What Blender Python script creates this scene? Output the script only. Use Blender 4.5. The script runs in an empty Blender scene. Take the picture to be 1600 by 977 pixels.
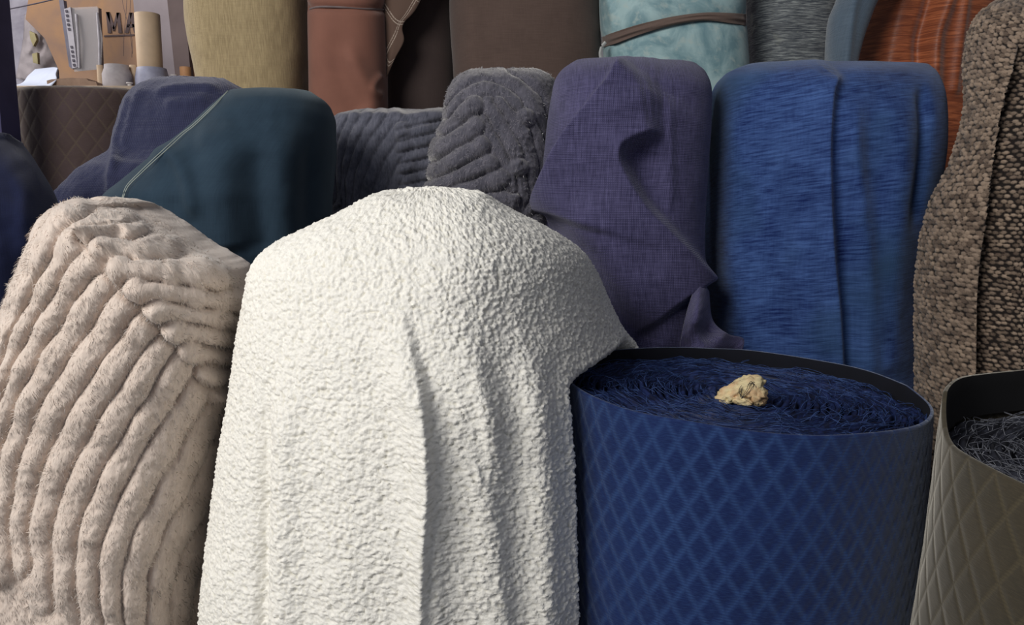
import bpy, math, random
import numpy as np
from mathutils import Vector

R = math.radians
random.seed(7); rng = np.random.default_rng(7)
C = bpy.context.scene.collection

# ------------------------------------------------------------------ camera
F = 1244.0; PITCH = 8.0; CZ = 1.30
cam = bpy.data.objects.new('camera', bpy.data.cameras.new('camera'))
C.objects.link(cam)
cam.location = (0, 0, CZ); cam.rotation_euler = (R(90 - PITCH), 0, 0)
cam.data.sensor_width = 36.0; cam.data.lens = F * 36.0 / 1600.0
cam.data.clip_start = 0.02
bpy.context.scene.camera = cam
# ------------------------------------------------------------------ world, lights, exposure
W = bpy.data.worlds.new('world'); bpy.context.scene.world = W; W.use_nodes = True
bg = W.node_tree.nodes['Background']
bg.inputs[0].default_value = (0.80, 0.86, 1.0, 1); bg.inputs[1].default_value = 0.26
def area(name, loc, target, size, energy, col):
    l = bpy.data.lights.new(name, 'AREA'); l.shape = 'DISK'; l.size = size; l.energy = energy; l.color = col
    o = bpy.data.objects.new(name, l); C.objects.link(o); o.location = loc
    o.rotation_euler = (Vector(target) - Vector(loc)).to_track_quat('-Z', 'Y').to_euler()
    return o
area('open_front_daylight', (-1.45, -0.85, 2.5), (0.0, 1.1, 1.0), 1.4, 63, (1.0, 0.97, 0.92))
area('side_daylight', (-2.3, 2.3, 2.35), (-0.2, 1.9, 1.45), 0.9, 17, (1.0, 0.95, 0.88))
vs = bpy.context.scene.view_settings
vs.view_transform = 'Standard'; vs.look = 'None'; vs.gamma = 1.0; vs.use_curve_mapping = False
vs.exposure = 0.0

# ------------------------------------------------------------------ projection helpers
cp, sp = math.cos(R(PITCH)), math.sin(R(PITCH))
def zat(py, Y):                       # world height of the ray through row py at depth Y
    t = (488.5 - np.asarray(py, float)) / F
    return CZ + Y * (t * cp - sp) / (cp + t * sp)
def xat(px, Y, z):
    return (np.asarray(px, float) - 800) / F * (Y * cp - (z - CZ) * sp)
def at(px, py, Y):
    z = zat(py, Y); return np.array([float(xat(px, Y, z)), float(Y), float(z)])
def project(P):
    z = P[..., 2] - CZ; d = P[..., 1] * cp - z * sp
    return 800 + F * P[..., 0] / d, 488.5 - F * (P[..., 1] * sp + z * cp) / d

# ------------------------------------------------------------------ numpy noise
def _hash(ix, iy, iz, s=0):
    h = (ix.astype(np.int64) * 374761393 + iy.astype(np.int64) * 668265263 + iz.astype(np.int64) * 2147483647 + s * 974634777) & 0xffffffff
    h = ((h ^ (h >> 13)) * 1274126177) & 0xffffffff
    h = ((h ^ (h >> 16)) * 2246822519) & 0xffffffff
    return ((h ^ (h >> 15)) & 0xffffff) / float(0xffffff)
def vnoise(x, y, z=None, s=0):        # value noise, -1..1
    x = np.asarray(x, float); y = np.asarray(y, float); z = np.zeros_like(x) if z is None else np.asarray(z, float)
    ix, iy, iz = np.floor(x), np.floor(y), np.floor(z); fx, fy, fz = x - ix, y - iy, z - iz
    f = lambda t: t * t * t * (t * (t * 6 - 15) + 10)
    fx, fy, fz = f(fx), f(fy), f(fz); r = 0
    for a in (0, 1):
        for b in (0, 1):
            for c in (0, 1):
                r = r + _hash(ix + a, iy + b, iz + c, s) * (fx if a else 1 - fx) * (fy if b else 1 - fy) * (fz if c else 1 - fz)
    return r * 2 - 1
def fbm(x, y, z=None, o=3, s=0):
    r = 0; a = 1; t = 0
    for k in range(o):
        r = r + a * vnoise(x * 2 ** k, y * 2 ** k, None if z is None else z * 2 ** k, s + k); t += a; a *= .5
    return r / t
def worley(x, y, jit=1.0, s=0, stagger=False):
    ix, iy = np.floor(x), np.floor(y)
    best = np.full(x.shape, 9.0); cid = np.zeros(x.shape)
    for a in (-1, 0, 1):
        for b in (-1, 0, 1):
            cx, cy = ix + a, iy + b; zz = np.zeros_like(cx)
            off = 0.5 * (cy % 2) if stagger else 0
            qx = cx + off + .5 + (_hash(cx, cy, zz, s) - .5) * jit
            qy = cy + .5 + (_hash(cx, cy, zz, s + 11) - .5) * jit
            d = np.hypot(x - qx, y - qy); m = d < best
            best = np.where(m, d, best); cid = np.where(m, _hash(cx, cy, zz, s + 23), cid)
    return best, cid
def sdist(px, py, pts):
    """distance, signed side (+ = right of travel) and parameter 0..1 along a polyline, in px"""
    pts = np.asarray(pts, float); best = np.full(px.shape, 1e9); sg = np.zeros(px.shape); tt = np.zeros(px.shape)
    L = np.hypot(*(pts[1:] - pts[:-1]).T); cum = np.concatenate([[0], np.cumsum(L)]); T = cum[-1]
    for k in range(len(pts) - 1):
        a, b = pts[k], pts[k + 1]; d = b - a
        t = np.clip(((px - a[0]) * d[0] + (py - a[1]) * d[1]) / (L[k] ** 2 + 1e-9), 0, 1)
        qx, qy = px - a[0] - t * d[0], py - a[1] - t * d[1]; D = np.hypot(qx, qy); m = D < best
        best = np.where(m, D, best); sg = np.where(m, np.sign(d[0] * qy - d[1] * qx), sg); tt = np.where(m, (cum[k] + t * L[k]) / T, tt)
    return best, -sg, tt
def smooth(pts, n=4):                 # catmull-rom refine
    p = np.asarray(pts, float); p = np.vstack([2 * p[0] - p[1], p, 2 * p[-1] - p[-2]]); out = []
    for i in range(1, len(p) - 2):
        for k in range(n):
            t = k / n
            out.append(.5 * (2 * p[i] + (p[i + 1] - p[i - 1]) * t + (2 * p[i - 1] - 5 * p[i] + 4 * p[i + 1] - p[i + 2]) * t * t + (3 * p[i] - p[i - 1] - 3 * p[i + 1] + p[i + 2]) * t ** 3))
    out.append(p[-2]); return np.array(out)
def endfade(t, a=.15, b=.15):
    f = np.ones_like(t)
    if a > 0: f = f * np.clip(t / a, 0, 1)
    if b > 0: f = f * np.clip((1 - t) / b, 0, 1)
    return f * f * (3 - 2 * f)
def ridge(px, py, pts, w, amp, a=.2, b=.2):
    d, s, t = sdist(px, py, smooth(pts)); return amp * np.exp(-(d / w) ** 2) * endfade(t, a, b)
def step(px, py, pts, wr, wl, amp, a=.15, b=.15):
    """raised lip: full height on the line, steep to the right (wr px), gentle to the left (wl px)"""
    d, s, t = sdist(px, py, smooth(pts))
    return amp * np.where(s > 0, np.exp(-(d / wr) ** 2), np.exp(-(d / wl))) * endfade(t, a, b)

# ------------------------------------------------------------------ object helpers
def empty(name, loc, label, cat, group=None):
    o = bpy.data.objects.new(name, None); C.objects.link(o); o.location = [float(v) for v in loc]; o.empty_display_size = .1
    o['label'] = label; o['category'] = cat
    if group: o['group'] = group
    return o
def tag(o, label, cat, group=None):
    o['label'] = label; o['category'] = cat
    if group: o['group'] = group
    return o
def npmesh(name, verts, faces, mat, parent=None, smoothf=True, uv=None, attrs=None, normals=None, kind=None):
    """faces: (n,4) or (n,3) int array, world coordinates"""
    faces = np.asarray(faces, np.int32); V = np.asarray(verts, np.float32).reshape(-1, 3)
    if parent is not None: V = V - np.array(parent.location, np.float32)
    me = bpy.data.meshes.new(name); k = faces.shape[1]
    me.vertices.add(len(V)); me.vertices.foreach_set('co', V.ravel())
    me.loops.add(faces.size); me.loops.foreach_set('vertex_index', faces.ravel())
    me.polygons.add(len(faces)); me.polygons.foreach_set('loop_start', np.arange(0, faces.size, k, dtype=np.int32))
    try: me.polygons.foreach_set('loop_total', np.full(len(faces), k, np.int32))
    except Exception: pass
    if uv is not None:
        l = me.uv_layers.new(name='UVMap'); l.data.foreach_set('uv', np.asarray(uv, np.float32).ravel())
    for an, av in (attrs or {}).items():
        a = me.attributes.new(an, 'FLOAT', 'POINT'); a.data.foreach_set('value', np.asarray(av, np.float32).ravel())
    me.polygons.foreach_set('use_smooth', np.full(len(faces), smoothf, bool))
    me.update(calc_edges=True)
    if normals is not None: me.normals_split_custom_set_from_vertices([tuple(n) for n in np.asarray(normals, float)])
    me.materials.append(mat)
    o = bpy.data.objects.new(name, me); C.objects.link(o)
    if parent is not None: o.parent = parent
    if kind: o['kind'] = kind
    return o
class MB:
    """collects mixed polygons"""
    def __init__(s): s.v = []; s.f = []
    def add(s, vs, fs):
        b = len(s.v); s.v += [tuple(float(c) for c in v) for v in vs]; s.f += [tuple(i + b for i in f) for f in fs]; return s
    def box(s, c, h, rot=None, bev=0.0):
        c = np.array(c, float); hx, hy, hz = h; b = min(bev, .45 * min(h)); vs = []
        if b <= 0:
            vs = [(sx * hx, sy * hy, sz * hz) for sx in (-1, 1) for sy in (-1, 1) for sz in (-1, 1)]
            fs = [(0, 1, 3, 2), (4, 6, 7, 5), (0, 4, 5, 1), (2, 3, 7, 6), (0, 2, 6, 4), (1, 5, 7, 3)]
        else:
            idx = {}
            for sx in (-1, 1):
                for sy in (-1, 1):
                    for sz in (-1, 1):
                        for ax in range(3):
                            p = [sx * (hx - b), sy * (hy - b), sz * (hz - b)]; p[ax] = (sx, sy, sz)[ax] * h[ax]
                            idx[(sx, sy, sz, ax)] = len(vs); vs.append(p)
            fs = []
            for ax in range(3):
                o1, o2 = [a for a in range(3) if a != ax]
                for sg in (-1, 1):
                    q = []
                    for a, bb in ((-1, -1), (1, -1), (1, 1), (-1, 1)):
                        k = [0, 0, 0]; k[ax] = sg; k[o1] = a; k[o2] = bb; q.append(idx[(*k, ax)])
                    fs.append(tuple(q))
            for ax in range(3):       # edges parallel to ax
                o1, o2 = [a for a in range(3) if a != ax]
                for a in (-1, 1):
                    for bb in (-1, 1):
                        k1 = [0, 0, 0]; k1[ax] = -1; k1[o1] = a; k1[o2] = bb; k2 = list(k1); k2[ax] = 1
                        fs.append((idx[(*k1, o1)], idx[(*k2, o1)], idx[(*k2, o2)], idx[(*k1, o2)]))
            for sx in (-1, 1):
                for sy in (-1, 1):
                    for sz in (-1, 1): fs.append(tuple(idx[(sx, sy, sz, a)] for a in range(3)))
        vs = np.array(vs, float)
        if rot is not None: vs = vs @ np.array(rot).T
        return s.add(vs + c, fs)
    def lathe(s, c, prof, n=32, squash=1.0):
        vs = []; fs = []; m = len(prof)
        for r, z in prof:
            for k in range(n): a = 2 * math.pi * k / n; vs.append((c[0] + r * math.cos(a), c[1] + r * squash * math.sin(a), c[2] + z))
        for i in range(m - 1):
            for k in range(n): fs.append((i * n + k, i * n + (k + 1) % n, (i + 1) * n + (k + 1) % n, (i + 1) * n + k))
        return s.add(vs, fs)
    def tube(s, pts, r, n=6, closed=False):
        pts = np.asarray(pts, float); vs = []; fs = []; m = len(pts)
        for i in range(m):
            a = pts[max(i - 1, 0)]; b = pts[min(i + 1, m - 1)]; t = b - a; t /= (np.linalg.norm(t) + 1e-9)
            u = np.cross(t, (0, 0, 1)) if abs(t[2]) < .9 else np.cross(t, (1, 0, 0)); u /= np.linalg.norm(u); w = np.cross(t, u)
            rr = r[i] if hasattr(r, '__len__') else r
            for k in range(n): an = 2 * math.pi * k / n; vs.append(pts[i] + rr * (math.cos(an) * u + math.sin(an) * w))
        for i in range(m - 1):
            for k in range(n): fs.append((i * n + k, i * n + (k + 1) % n, (i + 1) * n + (k + 1) % n, (i + 1) * n + k))
        fs.append(tuple(range(n))[::-1]); fs.append(tuple((m - 1) * n + k for k in range(n)))
        return s.add(vs, fs)
    def prism(s, poly, y0, y1):       # poly in xz
        n = len(poly); vs = [(x, y0, z) for x, z in poly] + [(x, y1, z) for x, z in poly]
        fs = [tuple(range(n)), tuple(range(2 * n - 1, n - 1, -1))] + [(i, i + n, (i + 1) % n + n, (i + 1) % n) for i in range(n)]
        return s.add(vs, fs)
    def build(s, name, mat, parent=None, smoothf=True, kind=None, angle=40):
        me = bpy.data.meshes.new(name); V = np.array(s.v)
        if parent is not None: V = V - np.array(parent.location)
        me.from_pydata([tuple(v) for v in V], [], s.f); me.update()
        import bmesh
        bm = bmesh.new(); bm.from_mesh(me); bmesh.ops.recalc_face_normals(bm, faces=bm.faces)
        for f in bm.faces: f.smooth = smoothf
        if smoothf:
            for e in bm.edges:
                if len(e.link_faces) == 2 and e.calc_face_angle(0) > R(angle): e.smooth = False
        bm.to_mesh(me); bm.free()
        me.materials.append(mat)
        o = bpy.data.objects.new(name, me); C.objects.link(o)
        if parent is not None: o.parent = parent
        if kind: o['kind'] = kind
        return o

# ------------------------------------------------------------------ materials
def lin(c):
    f = lambda v: v / 12.92 if v <= .04045 else ((v + .055) / 1.055) ** 2.4
    return tuple(f(v / 255) for v in c) + (1.0,)
class NT:
    def __init__(s, name):
        s.m = bpy.data.materials.new(name); s.m.use_nodes = True; s.t = s.m.node_tree; s.b = s.t.nodes['Principled BSDF']
        s.uvn = None
    def set(s, sock, v):
        if isinstance(v, bpy.types.NodeSocket): s.t.links.new(v, sock)
        else: sock.default_value = v
    def node(s, t, props=None, ins=None, out=0):
        n = s.t.nodes.new(t)
        for k, v in (props or {}).items(): setattr(n, k, v)
        for k, v in (ins or {}).items(): s.set(n.inputs[k], v)
        return n.outputs[out]
    def uv(s, sx=1, sy=1, rot=0.0):
        if s.uvn is None: s.uvn = s.node('ShaderNodeTexCoord', out='UV')
        v = s.uvn
        if rot: v = s.node('ShaderNodeMapping', ins={'Vector': v, 'Rotation': (0, 0, rot)})
        return s.node('ShaderNodeMapping', ins={'Vector': v, 'Scale': (sx, sy, 1)})
    def obj(s, sc=(1, 1, 1)):
        return s.node('ShaderNodeMapping', ins={'Vector': s.node('ShaderNodeTexCoord', out='Object'), 'Scale': sc})
    def math(s, op, a, b=0.0, c=0.0, clamp=False):
        return s.node('ShaderNodeMath', {'operation': op, 'use_clamp': clamp}, {0: a, 1: b, 2: c})
    def noise(s, vec, scale, detail=3, rough=.55, dist=0.0):
        return s.node('ShaderNodeTexNoise', ins={'Vector': vec, 'Scale': scale, 'Detail': detail, 'Roughness': rough, 'Distortion': dist})
    def wave(s, vec, scale, direction='X', dist=0.0, dscale=1.0):
        return s.node('ShaderNodeTexWave', {'bands_direction': direction}, {'Vector': vec, 'Scale': scale, 'Distortion': dist, 'Detail Scale': dscale}, out='Fac')
    def rng(s, v, a, b, c=0.0, d=1.0):
        return s.node('ShaderNodeMapRange', {'clamp': True}, {'Value': v, 'From Min': a, 'From Max': b, 'To Min': c, 'To Max': d})
    def mix(s, f, a, b, mode='MIX'):
        n = s.t.nodes.new('ShaderNodeMix'); n.data_type = 'RGBA'; n.blend_type = mode
        s.set(n.inputs[0], f); s.set(n.inputs[6], a); s.set(n.inputs[7], b); return n.outputs[2]
    def attr(s, name): return s.node('ShaderNodeAttribute', {'attribute_name': name}, out='Fac')
    def bump(s, h, strength=.5, dist=.001, nrm=None):
        i = {'Height': h, 'Strength': strength, 'Distance': dist}
        if nrm is not None: i['Normal'] = nrm
        return s.node('ShaderNodeBump', ins=i)
    def out(s, col=None, rough=.85, spec=.25, sheen=0.0, sheen_tint=(1, 1, 1, 1), nrm=None, trans=0, alpha=None):
        b = s.b.inputs
        if col is not None: s.set(b['Base Color'], col)
        s.set(b['Roughness'], rough); s.set(b['Specular IOR Level'], spec); s.set(b['Sheen Weight'], sheen); b['Sheen Tint'].default_value = sheen_tint
        b['Sheen Roughness'].default_value = .45
        if nrm is not None: s.set(b['Normal'], nrm)
        if trans: s.set(b['Transmission Weight'], trans)
        if alpha is not None: s.set(b['Alpha'], alpha)
        return s.m
def plain(name, col, rough=.7, spec=.3, var=.15, scale=30, bump=.2, metallic=0):
    n = NT(name); f = n.noise(n.obj(), scale, 4)
    c = n.mix(n.rng(f, .35, .65), tuple(v * (1 - var) for v in lin(col)[:3]) + (1,), tuple(min(1, v * (1 + var)) for v in lin(col)[:3]) + (1,))
    n.b.inputs['Metallic'].default_value = metallic
    return n.out(c, rough, spec, nrm=n.bump(f, bump, .002))
def weave(name, c1, c2, pitch=.0016, slub=.5, mott=.3, sheen=.25, rough=.85, bump=.5, horiz=1.0, c3=None, tint=(1, 1, 1, 1), mscale=6, contrast=1.0, sfreq=360, srot=0.0):
    """woven cloth: threads both ways, slubs mostly along one way, soft mottling of the dye"""
    n = NT(name); k = 1 / pitch
    tx = n.wave(n.uv(k, k * .03), .314159, 'X', 1.0, 1.0)
    ty = n.wave(n.uv(k * .03, k), .314159, 'Y', 1.0, 1.0)
    th = n.math('MULTIPLY', tx, ty)
    s1 = n.noise(n.uv(26, sfreq, srot), 1.0, 3, .65); s2 = n.noise(n.uv(sfreq, 26), 1.0, 3, .65)
    sl = n.math('ADD', n.math('MULTIPLY', s1, .6 * horiz), n.math('MULTIPLY', s2, 1 - .6 * horiz))
    mt = n.noise(n.uv(), mscale, 4, .6, .3)
    f = n.math('ADD', n.math('MULTIPLY', n.rng(sl, .38, .62), slub), n.math('ADD', n.math('MULTIPLY', n.rng(mt, .3, .7), mott), n.math('MULTIPLY', th, max(0., 1 - slub - mott))), clamp=True)
    col = n.mix(n.rng(f, .5 - .5 / contrast, .5 + .5 / contrast), lin(c1), lin(c2))
    if c3 is not None: col = n.mix(n.rng(n.noise(n.uv(), 3.1, 3), .5, .68), col, lin(c3))
    h = n.math('ADD', n.math('MULTIPLY', th, .6), n.math('MULTIPLY', sl, .9))
    return n.out(col, rough, .2, sheen, tint, n.bump(h, bump, .0012))
def plush_mat(name, c1, c2, sheen=.5, streak=1.0):
    n = NT(name)
    a = n.noise(n.uv(260, 70), 1.0, 4, .65, .6); b = n.noise(n.uv(), 30, 4, .6, 1.0)
    f = n.math('ADD', n.math('MULTIPLY', a, .55), n.math('MULTIPLY', b, .45))
    col = n.mix(n.rng(f, .36, .64), lin(c1), lin(c2))
    return n.out(col, .95, .1, sheen, (1, .97, .94, 1), n.bump(f, .55 * streak, .004))
def quilt_mat(name, c_in, c_line, P, Q, lw=.10, c3=None, sheen=.4, hatch=True, soft=.08, wornc=None):
    """velvet with a woven lattice; P, Q are the lattice periods in metres"""
    n = NT(name)
    sx = n.node('ShaderNodeSeparateXYZ', ins={0: n.uv(1 / P, 1 / Q)}); s = n.t.nodes[-1]
    jit = n.math('MULTIPLY', n.math('SUBTRACT', n.noise(n.uv(60, 700), 1.0, 2), .5), .22 if hatch else .05)
    a = n.math('ADD', n.math('ADD', s.outputs[0], s.outputs[1]), jit); b = n.math('ADD', n.math('SUBTRACT', s.outputs[0], s.outputs[1]), jit)
    da = n.math('ABSOLUTE', n.math('SUBTRACT', n.math('FRACT', a), .5)); db = n.math('ABSOLUTE', n.math('SUBTRACT', n.math('FRACT', b), .5))
    d = n.math('SUBTRACT', .5, n.math('MAXIMUM', da, db))            # 0 on the lattice lines
    line = n.rng(d, lw, lw + soft, 1, 0)
    tick = n.wave(n.uv(1 / .0030, 1 / .0030), .314159, 'Y', 1.0, 1.0)
    line = n.math('MULTIPLY', line, n.rng(tick, 0, 1, .45, 1.0))
    ns = n.noise(n.uv(120, 900), 1.0, 3, .6)
    base = n.mix(n.rng(n.noise(n.uv(), 9, 4), .35, .65), lin(c_in), lin(c3 or c_in))
    base = n.mix(n.math('MULTIPLY', n.rng(ns, .45, .7), .35), base, lin(c_line))
    vis = n.rng(n.noise(n.uv(), 6, 3), .3, .7, .4, 1.0)
    col = n.mix(n.math('MULTIPLY', line, n.math('MULTIPLY', vis, .85)), base, lin(c_line))
    h = n.math('ADD', n.math('MULTIPLY', n.math('SMOOTH_MIN', n.math('MULTIPLY', d, 5.0), .7, .6), .8), n.math('MULTIPLY', ns, .4))
    return n.out(col, .8, .15, sheen, (.8, .88, 1, 1) if c_line[2] > c_line[0] else (1, .95, .85, 1), n.bump(h, .45, .0016))

# ------------------------------------------------------------------ the draped-body builder
def catmull(tab, ys):
    tab = np.asarray(tab, float); x = tab[:, 0]; out = [ys]
    for c in range(1, tab.shape[1]):
        y = tab[:, c]; d = np.diff(y) / np.diff(x); m = np.concatenate([[d[0]], (d[:-1] + d[1:]) / 2, [d[-1]]])
        bad = np.concatenate([[False], d[:-1] * d[1:] <= 0, [False]]); m[bad] = 0      # monotone: no overshoot
        for i in range(len(d)):
            lim = 3 * abs(d[i]); m[i] = np.clip(m[i], -lim, lim); m[i + 1] = np.clip(m[i + 1], -lim, lim)
        k = np.clip(np.searchsorted(x, ys, 'right') - 1, 0, len(x) - 2); h = x[k + 1] - x[k]; t = (ys - x[k]) / h
        out.append((2 * t ** 3 - 3 * t ** 2 + 1) * y[k] + (t ** 3 - 2 * t ** 2 + t) * h * m[k] + (-2 * t ** 3 + 3 * t ** 2) * y[k + 1] + (t ** 3 - t ** 2) * h * m[k + 1])
    return np.array(out)
def drape(name, mat, parent, tab, nfront, pitch=3.0, n=2.3, dback=.15, nback=26, hpx=None, hn=None, warp=None, floor_z=.012, caprise=.004, capn=14, top_open=False, attrs=None, yf=None, center=None, ydir=.6):
    """Closed cloth body. tab rows: (py, xl, xr, Yl, Yr, D): silhouette columns at a picture row, depth of the two limbs, forward bulge"""
    tab = np.asarray(tab, float); ys = np.linspace(tab[0, 0], tab[-1, 0], max(3, int((tab[-1, 0] - tab[0, 0]) / pitch)))
    k = len(ys); ys = tab[0, 0] + (ys - tab[0, 0]) * 1.0
    py, xl, xr, Yl, Yr, D = catmull(tab, ys)
    z = zat(py, (Yl + Yr) / 2 - D)
    XL, XR = xat(xl, Yl, z), xat(xr, Yr, z); Yf = (Yl + Yr) / 2 - D
    if yf is not None: Yf = catmull(yf, ys)[1]; z = zat(py, Yf); XL, XR = xat(xl, Yl, z), xat(xr, Yr, z)
    zl = np.linspace(z[-1], floor_z, 9)[1:]
    z = np.concatenate([z, zl]); ext = lambda a: np.concatenate([a, np.full(8, a[-1])])
    a = np.linspace(-math.pi / 2, math.pi / 2, nfront + 1); s = np.sin(a)
    ab = np.linspace(math.pi / 2, 1.5 * math.pi, nback + 1)[1:-1]; sb = np.sin(ab)
    S = np.concatenate([s, sb]); back = np.concatenate([np.zeros(len(s), bool), np.ones(len(sb), bool)])
    if hasattr(n, '__len__'):
        _, n1, n2 = catmull(n, ys); n1, n2 = ext(n1), ext(n2); n = np.where(S < 0, n1[:, None], n2[:, None])
    prof = (1 - np.abs(S) ** n).clip(0) ** (1 / n)
    nb = len(XL); XL, XR, Yl, Yr, D, Yf = map(ext, (XL, XR, Yl, Yr, D, Yf))
    XC = xat(np.interp(py, *center), Yf[:nb], z[:nb]) if center is not None else None
    if XC is not None: XC = ext(XC)
    DB = np.minimum(dback, D * 1.0 + .02)
    for it in range(13):               # solve the limbs so that the seen outline falls where it should
        cx = (XL + XR) / 2 if XC is None else XC
        X = cx[:, None] + np.where(S < 0, (cx - XL)[:, None], (XR - cx)[:, None]) * S; lim = ((Yl + Yr) / 2)[:, None] + ((Yr - Yl) / 2)[:, None] * S
        Y = lim + np.where(back, DB[:, None], (Yf[:, None] - lim)) * prof
        P = np.stack([X, Y, np.repeat(z[:, None], len(S), 1)], -1)
        if it == 12: break
        qx, qy = project(P); r_ = np.arange(len(z)); il, ir = qx.argmin(1), qx.argmax(1)
        el = np.interp(qy[r_, il], tab[:, 0], tab[:, 1]) if False else catmull(tab, np.clip(qy[r_, il], tab[0, 0], tab[-1, 0]))[1]
        el = el - qx[r_, il]; er = catmull(tab, np.clip(qy[r_, ir], tab[0, 0], tab[-1, 0]))[2] - qx[r_, ir]
        el[nb:] = 0; er[nb:] = 0
        dl, dr = el / F * P[r_, il, 1] * .6, er / F * P[r_, ir, 1] * .6
        sm = lambda a_: a_[:nb]
        XL[:nb] += sm(dl); XR[:nb] += sm(dr); 
        if it in (6, 9, 11):
            ker = np.array([.25, .5, .25]); XL[:nb] = np.convolve(np.pad(XL[:nb], 1, 'edge'), ker, 'valid'); XR[:nb] = np.convolve(np.pad(XR[:nb], 1, 'edge'), ker, 'valid')
        XL[nb:] = XL[nb - 1]; XR[nb:] = XR[nb - 1]
    if not top_open:
        f = np.linspace(0, 1, capn + 1)[1:][::-1] ; c = P[0].mean(0); caps = []
        f = f[::-1]
        for t in f[:-1][::-1]:
            q = c + (P[0] - c) * (1 - t); q[:, 2] = P[0, :, 2] + caprise * math.sin(t * math.pi / 2); caps.append(q)
        q = c + (P[0] - c) * .01; q[:, 2] = P[0, :, 2] + caprise; caps = [q] + caps
        P = np.concatenate([np.array(caps), P], 0)
    if warp is not None: P = warp(P)
    NR, NC = P.shape[:2]
    def normals(P):
        du = np.roll(P, -1, 1) - np.roll(P, 1, 1); dv = np.gradient(P, axis=0)
        N = np.cross(dv, du); L = np.linalg.norm(N, axis=-1, keepdims=True); return N / (L + 1e-12)
    N = normals(P)
    mid = NR // 2; 
    if (N[mid, nfront // 2, 1]) > 0: N = -N
    su = np.linalg.norm(np.diff(P, axis=1), axis=-1); U = np.concatenate([np.zeros((NR, 1)), np.cumsum(su, 1)], 1)
    U = U - U[:, nfront // 2][:, None]
    sv = np.linalg.norm(np.diff(P, axis=0), axis=-1); V = np.concatenate([np.zeros((1, NC)), np.cumsum(sv, 0)], 0)
    V = np.repeat(V[:, nfront // 2][:, None], NC, 1)
    H = np.zeros((NR, NC)); PX, PY = project(P)
    view = P - np.array([0, 0, CZ]); view /= np.linalg.norm(view, axis=-1, keepdims=True)
    face = np.clip(-(N * view).sum(-1) * 4 + .5, 0, 1)
    face[(P[..., 2] < .25)] *= 0.3
    A = {}
    if hpx is not None:
        r = hpx(PX, PY)
        H += r * face
    Hp = H.copy()
    if hn is not None:
        r = hn(U, V, PX, PY, P)
        if isinstance(r, tuple): r, A = r
        H += r
    if ydir:
        dirn = N * (1 - ydir) + np.array([0, -ydir, 0]) * (N[..., 1:2] < 0); dirn /= np.linalg.norm(dirn, axis=-1, keepdims=True); P = P + dirn * Hp[..., None] + N * (H - Hp)[..., None]
    else: P = P + N * H[..., None]
    N2 = normals(P)
    if (N2[mid, nfront // 2, 1]) > 0: N2 = -N2
    i, j = np.meshgrid(np.arange(NR - 1), np.arange(NC), indexing='ij'); jn = (j + 1) % NC
    fs = np.stack([i * NC + j, (i + 1) * NC + j, (i + 1) * NC + jn, i * NC + jn], -1).reshape(-1, 4)
    Ux = np.concatenate([U, U[:, -1:] + .01], 1); Vx = np.concatenate([V, V[:, :1]], 1)
    g = lambda a, b: np.stack([Ux[a, b], Vx[a, b]], -1)
    uvs = np.stack([g(i, j), g(i + 1, j), g(i + 1, j + 1), g(i, j + 1)], 2).reshape(-1, 2)
    ob = npmesh(name, P, fs, mat, parent, uv=uvs, attrs=A)
    return ob, dict(P=P, N=N2, PX=PX, PY=PY, U=U, V=V, face=face, nf=nfront, H=H)
def fuzz(name, mat, parent, g, count, length, width, comb=(0, 0, -1), region=None, seed=1, spread=.45, lift=.6, clump=40.0):
    """short pile fibres, each a bent tapered blade with the cloth's own normal"""
    r = np.random.default_rng(seed); P, N = g['P'], g['N']; NR, NC = P.shape[:2]
    m = (g['face'] > .05) & (g['PX'] > -60) & (g['PX'] < 1660) & (g['PY'] > -40) & (g['PY'] < 1010)
    m[-1] = False; m[:, g['nf']:] = False; m[0] = False
    if region is not None: m &= region(g['PX'], g['PY'])
    area_ = np.linalg.norm(np.cross(np.roll(P, -1, 1) - P, np.roll(P, -1, 0) - P), axis=-1) * m
    pr = area_.ravel() / area_.sum(); idx = r.choice(NR * NC, count, p=pr); i, j = idx // NC, idx % NC
    a, b = r.random(count)[:, None], r.random(count)[:, None]; i2 = np.minimum(i + 1, NR - 1); j2 = (j + 1) % NC
    base = (P[i, j] * (1 - a) + P[i2, j] * a) * (1 - b) + (P[i, j2] * (1 - a) + P[i2, j2] * a) * b
    nn = N[i, j]; cl = np.stack([vnoise(base[:, 0] * clump, base[:, 1] * clump, base[:, 2] * clump, q) for q in (1, 2, 3)], -1)
    d = nn * lift + np.array(comb) * .45 + cl * spread + r.normal(size=(count, 3)) * .22
    d /= np.linalg.norm(d, axis=-1, keepdims=True); L = length * (.6 + .8 * r.random(count))[:, None]
    side = np.cross(d, nn + r.normal(size=(count, 3)) * .4); side /= np.linalg.norm(side, axis=-1, keepdims=True) + 1e-9; side *= width / 2
    midp = base + d * L * .5; tip = base + (d + np.array(comb) * .35 + cl * .3) * L * .95
    base = base - nn * .0006
    V = np.stack([base - side, base + side, midp - side * .8, midp + side * .8, tip], 1).reshape(-1, 3)
    k = np.arange(count)[:, None] * 5
    tri = np.concatenate([k + [0, 1, 3], k + [0, 3, 2], k + [2, 3, 4]], 1).reshape(-1, 3)
    nr = np.repeat((nn + d * .05)[:, None, :], 5, 1).reshape(-1, 3); nr /= np.linalg.norm(nr, axis=-1, keepdims=True)
    return npmesh(name, V, tri, mat, parent, normals=nr, kind='stuff')
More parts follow.
